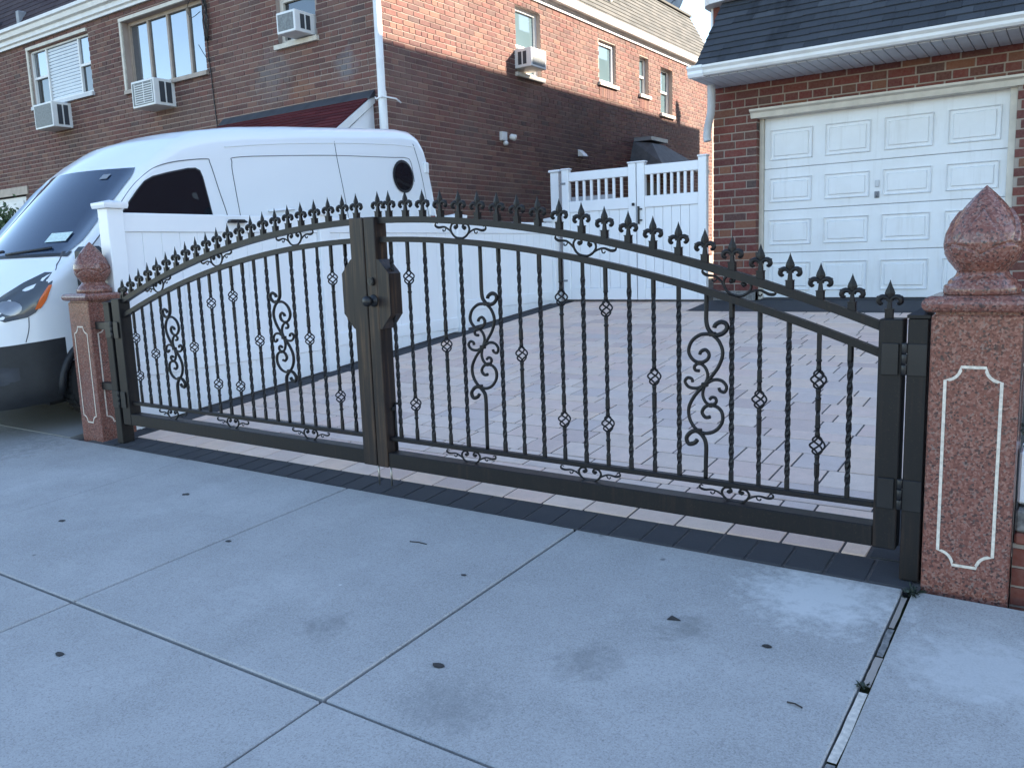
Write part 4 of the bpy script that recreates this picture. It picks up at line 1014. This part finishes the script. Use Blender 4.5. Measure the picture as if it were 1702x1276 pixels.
# ------------------------------------------------------------------ the van
VY0, VXC = 2.95, -8.10
van = empty('van', (VXC, VY0, gz(3.4)), math.pi, 'white high roof panel van with black bumper parked behind the fence', 'van')
van.rotation_euler = (0, 0, 0)
TT = [(0,.98),(.04,1.06),(.12,1.12),(.3,1.24),(.5,1.36),(.62,1.43),(.665,1.465),(.85,1.645),(1.05,1.845),(1.25,2.04),(1.414,2.19),(1.6,2.31),(1.85,2.44),(2.2,2.53),(2.7,2.575),(3.4,2.59),(5.2,2.58),(5.42,2.555),(5.54,2.49),(5.61,2.38),(5.64,2.24),(5.68,1.9),(5.72,1.55),(5.76,1.2),(5.79,.9),(5.80,.5)]
WT = [(0,.76),(.04,.82),(.12,.89),(.3,.955),(.5,.985),(.8,1.005),(1.2,1.015),(1.8,1.02),(5.2,1.02),(5.5,1.0),(5.65,.985),(5.8,.97)]
RT = [(0,.10),(.3,.13),(.6,.11),(.8,.09),(1.3,.10),(1.7,.14),(2.2,.2),(3,.22),(5.3,.2),(5.6,.16),(5.8,.1)]
def tum(h): return 1 if h < 1.2 else 1-.105*((h-1.2)/1.1)**1.35
def shift(u, v): return (.33*min(abs(v), .74)**2)*lerp_tab([(0,.75),(.6,.95),(1.4,1.0),(2.6,.3),(3.4,0),(9,0)], u)
def side_v(us, h):
    T, r, W = lerp_tab(TT, us), lerp_tab(RT, us), lerp_tab(WT, us)
    h = min(h, T-1e-4); v = W*tum(h)
    if h < .42: v -= .10*((.42-h)/.16)**2*.5
    if h > T-r: v -= r*(1-math.sqrt(max(0, 1-((h-(T-r))/r)**2)))
    return v
def side_pt(ua, h, off=0.0, sgn=1):
    us = ua
    for _ in range(12):
        v = side_v(us, h); us = ua-shift(us, v)
    return VP(us, v+off, h, sgn, True)
def VP(us, v, h, sgn=1, ):
    return None
def to_local(u, v, h): return (v, u, h + SL*(VY0+u-3.4))
def VP(us, v, h, sgn=1, shifted=True):
    return to_local(us+shift(us, v), sgn*v, h)
def top_h(us, v):
    T, r, W = lerp_tab(TT, us), lerp_tab(RT, us), lerp_tab(WT, us); v0 = W*tum(T-r)-r; v = abs(v)
    crown = .02*(1-(min(v, v0)/v0)**2)
    if v <= v0: return T+crown-.02
    return T-r+math.sqrt(max(0, r*r-(v-v0)**2))-.02*0
stations = sorted({*[k*.05 for k in range(0, 13)], .02, .62, .665, .71, *[.71+.0587*k for k in range(1, 13)], *[1.45+.08*k for k in range(0, 15)], *[2.7+.25*k for k in range(0, 11)], 5.3, 5.42, 5.5, 5.54, 5.58, 5.61, 5.64, 5.68, 5.72, 5.76, 5.79, 5.80})
HS = [.26,.31,.36,.42,.5,.58,.66,.73,.79,.86,.93,1.0,1.08,1.16,1.25,1.35,1.45,1.55,1.66,1.78,1.9,2.02,2.14,2.26]
def section(us):
    T, r, W = lerp_tab(TT, us), lerp_tab(RT, us), lerp_tab(WT, us); pts = []
    for h in HS:
        hh = min(h, T-r); pts.append((side_v(us, hh), hh))
    v0 = W*tum(T-r)-r; vt = side_v(us, T-r)
    for k in range(1, 6):
        a = math.pi/2*k/6; pts.append((vt-r*(1-math.cos(a)), T-r+r*math.sin(a)-.02*0))
    for k in range(0, 8):
        v = v0*(1-k/7); pts.append((v, T+.02*(1-(v/v0)**2)*(1 if us > .1 else 0)))
    return pts
WHEELS = (1.02, 4.47)
def in_arch(u, h): return any((u-w)**2+(h-.36)**2 < .405**2 for w in WHEELS)
body, bump_ = MB(), MB()
for sgn in (1, -1):
    G = [[VP(u, v, h, sgn) for v, h in section(u)] for u in stations]; S = [section(u) for u in stations]
    for i in range(len(stations)-1):
        for j in range(len(G[0])-1):
            h = (S[i][j][1]+S[i+1][j+1][1])/2; ua = (G[i][j][1]+G[i+1][j][1])/2
            if S[i][j][1] < 1.0 and in_arch(ua, h) and S[i][j][0] > .7 and j < 12: continue
            quad = [G[i][j], G[i+1][j], G[i+1][j+1], G[i][j+1]]
            if sgn < 0: quad = quad[::-1]
            (bump_ if (h < .79 and ua < .66) else body).add(quad, [(0,1,2,3)], True)
sec0 = section(0); lowc = [(v, h) for v, h in sec0 if h <= .791]; hic = [(v, h) for v, h in sec0 if h >= .785]
def cap(mb, us, sec):
    for (v1, h1), (v2, h2) in zip(sec, sec[1:]):
        if abs(h2-h1) < 1e-5 and abs(v1-v2) < 1e-5: continue
        n_ = 8
        P1 = [VP(us, v1*(1-2*k/n_), h1) if v1*(1-2*k/n_) >= 0 else VP(us, -v1*(1-2*k/n_), h1, -1) for k in range(n_+1)]
        P2 = [VP(us, v2*(1-2*k/n_), h2) if v2*(1-2*k/n_) >= 0 else VP(us, -v2*(1-2*k/n_), h2, -1) for k in range(n_+1)]
        mb.grid([P1, P2], True)
cap(bump_, 0, lowc); cap(body, 0, hic)
cap(body, 5.80, section(5.80))
body.build('body', MAT['van_paint'], van, fix=True); bump_.build('bumper', MAT['black_plastic'], van, fix=True)
q = MB(); q.box(-.80, .80, .45, 5.4, .30, .34); q.v = [(x, y, z+SL*(VY0+y-3.4)) for x, y, z in q.v]; q.build('underbody', MAT['black_plastic'], van)
for w in WHEELS:
    q = MB(); q.box(-.74, .74, w-.43, w+.43, .2, .85); q.v = [(x, y, z+SL*(VY0+y-3.4)) for x, y, z in q.v]; q.build('wheel_housing', MAT['black_plastic'], van)
    for sgn in (1, -1):
        q = MB(); pts = []
        for k in range(17):
            a = math.pi*(1.06)*k/16-.03*math.pi; u, h = w+.425*math.cos(a), .36+.425*math.sin(a); p = side_pt(u, max(h, .27), .004, sgn); pts.append(p)
        q.tube(pts, .035, 6); q.build('arch_trim', MAT['black_plastic'], van)
        wl_ = bpy.data.objects.new('wheel', MB().lathe([(.05,-.04),(.20,-.05),(.225,-.07),(.235,-.10),(.235,.10),(.20,.10)], 28, axis='x').mesh('wheel', MAT['rim'])); link(wl_, van)
        wl_.location = to_local(w, sgn*.885, .352); wl_.scale = (-sgn, 1, 1)
        q = MB(); q.lathe([(.225,-.105),(.30,-.112),(.335,-.095),(.350,-.07),(.352,0),(.350,.07),(.335,.095),(.225,.10)], 40, axis='x')
        for k in range(40):
            a = 2*math.pi*k/40; c_, s_ = math.cos(a), math.sin(a)
            for x0, x1 in ((-.085,-.03),(-.022,.022),(.03,.085)):
                b_ = [(xx, rr*math.cos(a+da), rr*math.sin(a+da)) for xx in (x0, x1) for rr in (.345, .360) for da in (-.055, .055)]
                q.add(b_, [(2,3,7,6),(0,2,6,4),(1,5,7,3),(0,1,3,2),(4,6,7,5)])
        q.build('tyre', MAT['rubber'], wl_)
# windshield
def top_patch(mb, us0, us1, edge, off, nu=14, nv=22):
    P = []
    for i in range(nu+1):
        us = us0+(us1-us0)*i/nu; T, r, W = lerp_tab(TT, us), lerp_tab(RT, us), lerp_tab(WT, us); v0 = (W*tum(T-r)-r)*edge(i/nu); row = []
        for k in range(nv+1):
            v = -v0+2*v0*k/nv; cr = .02*(1-(abs(v)/(W*tum(T-r)-r))**2); p = VP(us, abs(v), T+cr, 1 if v >= 0 else -1)
            row.append((p[0], p[1]-off*.7, p[2]+off*.7))
        P.append(row)
    mb.grid(P)
q = MB(); top_patch(q, .675, 1.405, lambda t: 1.02-.06*max(0, (t-.9)/.1) if t > .12 else .93+.09*t/.12, .006); ws = q.build('windshield', MAT['windshield'], van)
q = MB(); top_patch(q, .645, .690, lambda t: 1.0, .0055); q.build('cowl', MAT['black_plastic'], van)
for v0, v1 in ((.10,.62), (-.55,.0)):
    q = MB(); pts = [VP(.672+.03*t, abs(v0+(v1-v0)*t), lerp_tab(TT, .672+.03*t)+.035, 1 if v0+(v1-v0)*t >= 0 else -1) for t in [k/6 for k in range(7)]]; q.tube(pts, .011, 5); q.build('wiper', MAT['black_plastic'], van)
for v0, w, u0 in ((.60,.10,.765), (.49,.16,.765)):                  # inspection papers behind the glass edge
    q = MB(); rows_ = []
    for u in (u0, u0+.075): rows_.append([(lambda p: (p[0], p[1]-.010, p[2]+.010))(VP(u, v, lerp_tab(TT, u)+.012)) for v in (v0, v0+w)])
    q.grid(rows_); s1 = q.build('sticker', MAT['paper'], van)
q = MB(); rows_ = [[(lambda p: (p[0], p[1]-.010, p[2]+.010))(VP(u, v, lerp_tab(TT, u)+.012)) for v in (.52, .60)] for u in (1.30, 1.345)]; q.grid(rows_); q.build('sticker', MAT['dish'], van)
def side_patch(poly, off, name, mt, sgn=1, parent=None):
    """fan-filled patch following the flank; poly in (u, h)"""
    cu = sum(p[0] for p in poly)/len(poly); ch = sum(p[1] for p in poly)/len(poly); rings = [1, .8, .6, .4, .2, 0]; n_ = len(poly)
    P = [[side_pt(cu+(u-cu)*r_, ch+(h-ch)*r_, off, sgn) for u, h in poly+[poly[0]]] for r_ in rings]
    q_ = MB(); q_.grid(P); return q_.build(name, MAT[mt], parent or van, fix=True)
win = [(1.22,1.58),(1.22,1.68),(1.34,1.82),(1.48,1.965),(1.57,2.045),(1.66,2.085),(1.82,2.115),(2.03,2.145),(2.115,2.145),(2.16,2.12),(2.18,2.06),(2.20,1.9),(2.235,1.62),(2.22,1.56),(1.8,1.56)]
rnd_ = lambda cu, ch, ru, rh, n_=24: [(cu+ru*math.cos(2*math.pi*k/n_), ch+rh*math.sin(2*math.pi*k/n_)) for k in range(n_)]
hl = [(.16,1.10),(.30,1.20),(.45,1.28),(.62,1.345),(.655,1.34),(.62,1.26),(.55,1.13),(.46,1.03),(.40,1.0),(.25,.985),(.14,.99)]
for sgn in (1, -1):
    big_ = [(cu*1.0, ch) for cu, ch in win]
    cu, ch = 1.78, 1.85
    side_patch([(cu+(u-cu)*1.035, ch+(h-ch)*1.05) for u, h in win], .004, 'window_seal', 'black_plastic', sgn)
    side_patch(win, .009, 'side_window', 'tinted', sgn)
    ho_ = side_patch(hl, .006, 'headlight', 'lamp_clear', sgn)
    side_patch([(.50,1.06),(.55,1.12),(.61,1.24),(.585,1.24),(.50,1.14),(.455,1.055)], .011, 'turn_signal', 'amber', sgn, ho_)
    side_patch(rnd_(.30, 1.09, .07, .06, 14), .011, 'lamp_reflector', 'rim', sgn, ho_)
    side_patch([(.08,.56),(.2,.62),(.30,.60),(.30,.50),(.2,.47),(.08,.48)], .006, 'fog_lamp_recess', 'flashing', sgn)
side_patch(rnd_(5.11, 1.975, .195, .205), .010, 'porthole_rim', 'black_plastic')
side_patch(rnd_(5.11, 1.975, .165, .172), .016, 'porthole', 'tinted')
def seam(path, r=.0048, sgn=1, name='panel_gap', mt='seam', off=.0015):
    pts = smooth_path([(a, b, 0) for a, b in path], 5); q_ = MB(); q_.tube([side_pt(p[0], p[1], off, sgn) for p in pts], r, 5); return q_.build(name, MAT[mt], van)
for sgn in (1, -1):
    seam([(.98,1.52),(1.12,1.66),(1.30,1.86),(1.46,2.02),(1.62,2.135),(1.75,2.19),(1.95,2.225),(2.26,2.24),(2.30,2.20),(2.35,1.95),(2.42,1.6),(2.45,1.1),(2.42,.6)], sgn=sgn)
    seam([(2.58,1.3),(2.55,2.0),(2.56,2.2),(2.62,2.25),(3.2,2.258),(4.0,2.25),(4.9,2.215),(5.2,2.205),(5.30,2.15),(5.32,1.9)], .004, sgn)
    seam([(4.02,2.46),(4.02,2.2),(4.05,1.8),(4.08,1.3),(4.08,.6)], .004, sgn)
    seam([(2.5,2.355),(3.2,2.385),(4.2,2.39),(5.0,2.37),(5.42,2.34)], .006, sgn, 'roof_channel', 'van_paint', .002)
    seam([(5.40,2.38),(5.47,2.1),(5.52,1.7),(5.55,1.2),(5.55,.6)], .004, sgn)
    seam([(.78,1.50),(.75,1.43),(.68,1.35)], .005, sgn)
    seam([(.41,1.0),(.40,.9),(.37,.80)], .004, sgn)
q = MB(); q.tube([(.42,5.79,1.30+.45),(.42,5.79,1.5+.45)], .02, 6); q.build('rear_door_handle', MAT['black_plastic'], van)
for h in (1.45, 2.0):
    q = MB(); p = side_pt(5.60, h, -.01); q.bbox(p[0]-.03, p[0]+.03, p[1]-.04, p[1]+.045, p[2], p[2]+.14, .01); q.build('door_hinge', MAT['van_paint'], van)
side_patch([(5.58,.9),(5.58,1.45),(5.68,1.45),(5.70,.9)], .006, 'tail_light', 'red_lens')
q = MB(); p0 = [side_pt(u, 1.69, .012) for u in (2.92,3.0,3.1,3.2,3.27)]; q.tube(p0, .014, 6); q.build('sliding_door_handle', MAT['van_paint'], van)
# mirrors
for sgn in (1, -1):
    q = MB(); c0 = Vector(side_pt(.93, 1.36, .0, sgn)); q.tube([c0, c0+Vector((sgn*.09,-.02,-.02)), c0+Vector((sgn*.14,-.04,.02))], .035, 6)
    q.bbox(c0.x+sgn*.12-.14, c0.x+sgn*.12+.14, c0.y-.12, c0.y+.03, c0.z-.26, c0.z+.16, .04); q.build('wing_mirror', MAT['black_plastic'], van)
# grille and plate area on the nose
q = MB(); P = [[VP(0, abs(v), h, 1 if v >= 0 else -1) for v in [-.5+.1*k for k in range(11)]] for h in (.62,.68,.74,.80,.86,.93)]; P = [[(a, b-.012, c) for a, b, c in r_] for r_ in P]; q.grid(P); q.build('grille', MAT['black_plastic'], van)

# ------------------------------------------------------------------ shrubs and small things
def leaf_cloud(ctr, rad, n, size, seed):
    rn = random.Random(seed); q_ = MB()
    cl = [Vector((rn.gauss(0, .45), rn.gauss(0, .45), rn.gauss(0, .45))) for _ in range(14)]
    for _ in range(n):
        c = rn.choice(cl); p = Vector((c.x+rn.gauss(0,.2), c.y+rn.gauss(0,.2), c.z+rn.gauss(0,.2)))
        p = Vector(ctr)+Vector((p.x*rad[0], p.y*rad[1], p.z*rad[2])); a = Vector((rn.gauss(0,1), rn.gauss(0,1), rn.gauss(0,1))).normalized(); b = a.orthogonal().normalized(); s = size*rn.uniform(.6, 1.3)
        q_.add([p-a*s, p+b*s*.45, p+a*s, p-b*s*.45], [(0,1,2,3)])
    return q_
sh = empty('shrub', (-18.5, 8.3, .44), label='green shrub beyond the van hood by the pale garage door', cat='shrub')
leaf_cloud((0,0,1.5), (.9,.3,.75), 3600, .06, 5).build('foliage', MAT['green'], sh)
q = MB()
for k in range(5): q.tube([(0,0,-.05),(.1*math.cos(k*1.3),.1*math.sin(k*1.3),.7),(.3*math.cos(k*1.3),.3*math.sin(k*1.3),1.6)], [.03,.022,.01], 6)
q.build('stem', MAT['leaf_brown'], sh)
# low brick wall past the right pillar
gwl = empty('garden_wall', (.5, 3.6, 0), label='low red brick wall with stone ledge beside the red granite pillar', cat='wall')
MB().box(-.664, 1.5, -.052, .12, -.15, .205).build('mortar_core', MAT['mortar2'], gwl)
for a, b, c, d in brick_rects(-.662, 1.5, -.115, .2, .215, .078, .011, []):
    MB().box(a, b, -.06, 0, c, d).build('brick', MAT['wall_brick'], gwl)
MB().bbox(-.66, 1.5, -.075, .14, .207, .25, .008).build('coping', MAT['wall_brick'], gwl)
MB().bbox(-.66, 1.5, -.06, .14, .2515, .335, .008).build('ledge', MAT['render'], gwl)
pb = empty('planter_box', (.5, 3.65, .337), label='white planter box with dark shrub standing on the low brick wall', cat='planter')
q = MB(); q.bbox(-.66, 1.4, -.06, .14, .012, .215, .008); q.build('trough', MAT['vinyl'], pb)
MB().box(-.65, 1.39, -.05, .13, 0, .011).build('foot_strip', MAT['black_metal'], pb)
leaf_cloud((.3,.04,.42), (.7,.08,.22), 2600, .022, 9).build('foliage', MAT['dark_green'], pb)
leaf_cloud((.3,.04,.66), (.72,.06,.10), 900, .022, 11).build('lit_top_foliage', MAT['lit_yellow_green'], pb)  # light on the top leaves is put into their yellow-green colour
# weeds in the joint
for (x, y, n, s, lab) in ((-.475, 3.375, 46, .034, 'small weed tuft growing at the foot of the hinge post by the brick wall side'), (-.50, 2.63, 18, .02, 'small weed tuft growing halfway along the white pavement joint strip')):
    q = MB(); rn = random.Random(int(x*1000+y*77))
    for k in range(n):
        a = rn.uniform(0, 6.28); L = s*rn.uniform(.5, 1.2); bx, by = x+rn.gauss(0, s*.45), y+rn.gauss(0, s*.5); z = gz(min(by, 3.39))
        tip = (bx+math.cos(a)*L, by+math.sin(a)*L, z+L*rn.uniform(.2, .7)); w = .003
        q.add([(bx-w*math.sin(a),by+w*math.cos(a),z),(bx+w*math.sin(a),by-w*math.cos(a),z),((bx+tip[0])/2+w*1.4*math.sin(a),(by+tip[1])/2-w*1.4*math.cos(a),z+L*.45),tip], [(0,1,2,3)])
    tag(q.build('weed', MAT['dark_green']), lab, 'weed')
# dead leaves lying on the slabs
LV = [(-3.17,1.447,.022,'small dark curled leaf on the slab nearest the lower corner'),(-1.801,2.079,.024,'oval dark leaf lying alone in the middle of the wide slab'),(-1.213,2.769,.028,'triangular dark leaf beside a smudge below the gate'),(-.844,2.729,.018,'small round dark leaf close to the white joint strip'),
      (-2.185,2.723,.017,'flat dark leaf just across the slab joint from the wide slab'),(-4.755,2.275,.03,'dark torn leaf on the far slab towards the van'),(-4.479,2.894,.03,'long dark leaf near the charcoal border by the van side'),(-3.548,2.507,.022,'grey leaf lying on the slab joint')]
for k, (x, y, s, lab) in enumerate(LV):
    rn = random.Random(k+40); q = MB(); n_ = 3 if k == 2 else 9; pts = []
    for i in range(n_):
        a = 2*math.pi*i/n_; r_ = s*.85*(rn.uniform(.75, 1.1) if n_ > 3 else 1.1); pts.append((x+r_*1.25*math.cos(a+k), y+r_*.8*math.sin(a+k)))
    vs_ = [(px, py, gz(py)+.0028+rn.uniform(0,.0012)) for px, py in pts]+[(x, y, gz(y)+.0038)]
    q.add(vs_, [(i, (i+1) % n_, n_) for i in range(n_)]); q.add([(a, b, c-.002) for a, b, c in vs_[:n_]], [tuple(range(n_-1,-1,-1))])
    tag(q.build('dead_leaf', MAT['leaf_brown']), lab, 'leaf', 'dead leaves on the sidewalk')
for k, (x, y, L, a, lab) in enumerate(((-.66,2.42,.05,-.2,'short dark twig near the white joint strip'), (-2.62,2.92,.10,.1,'thin pale twig near the border between two joints'))):
    q = MB(); q.tube([(x-L/2*math.cos(a), y-L/2*math.sin(a), gz(y)+.004), (x, y+.004, gz(y)+.006), (x+L/2*math.cos(a), y+L/2*math.sin(a), gz(y)+.004)], .0028, 5); tag(q.build('twig', MAT['leaf_brown']), lab, 'twig')
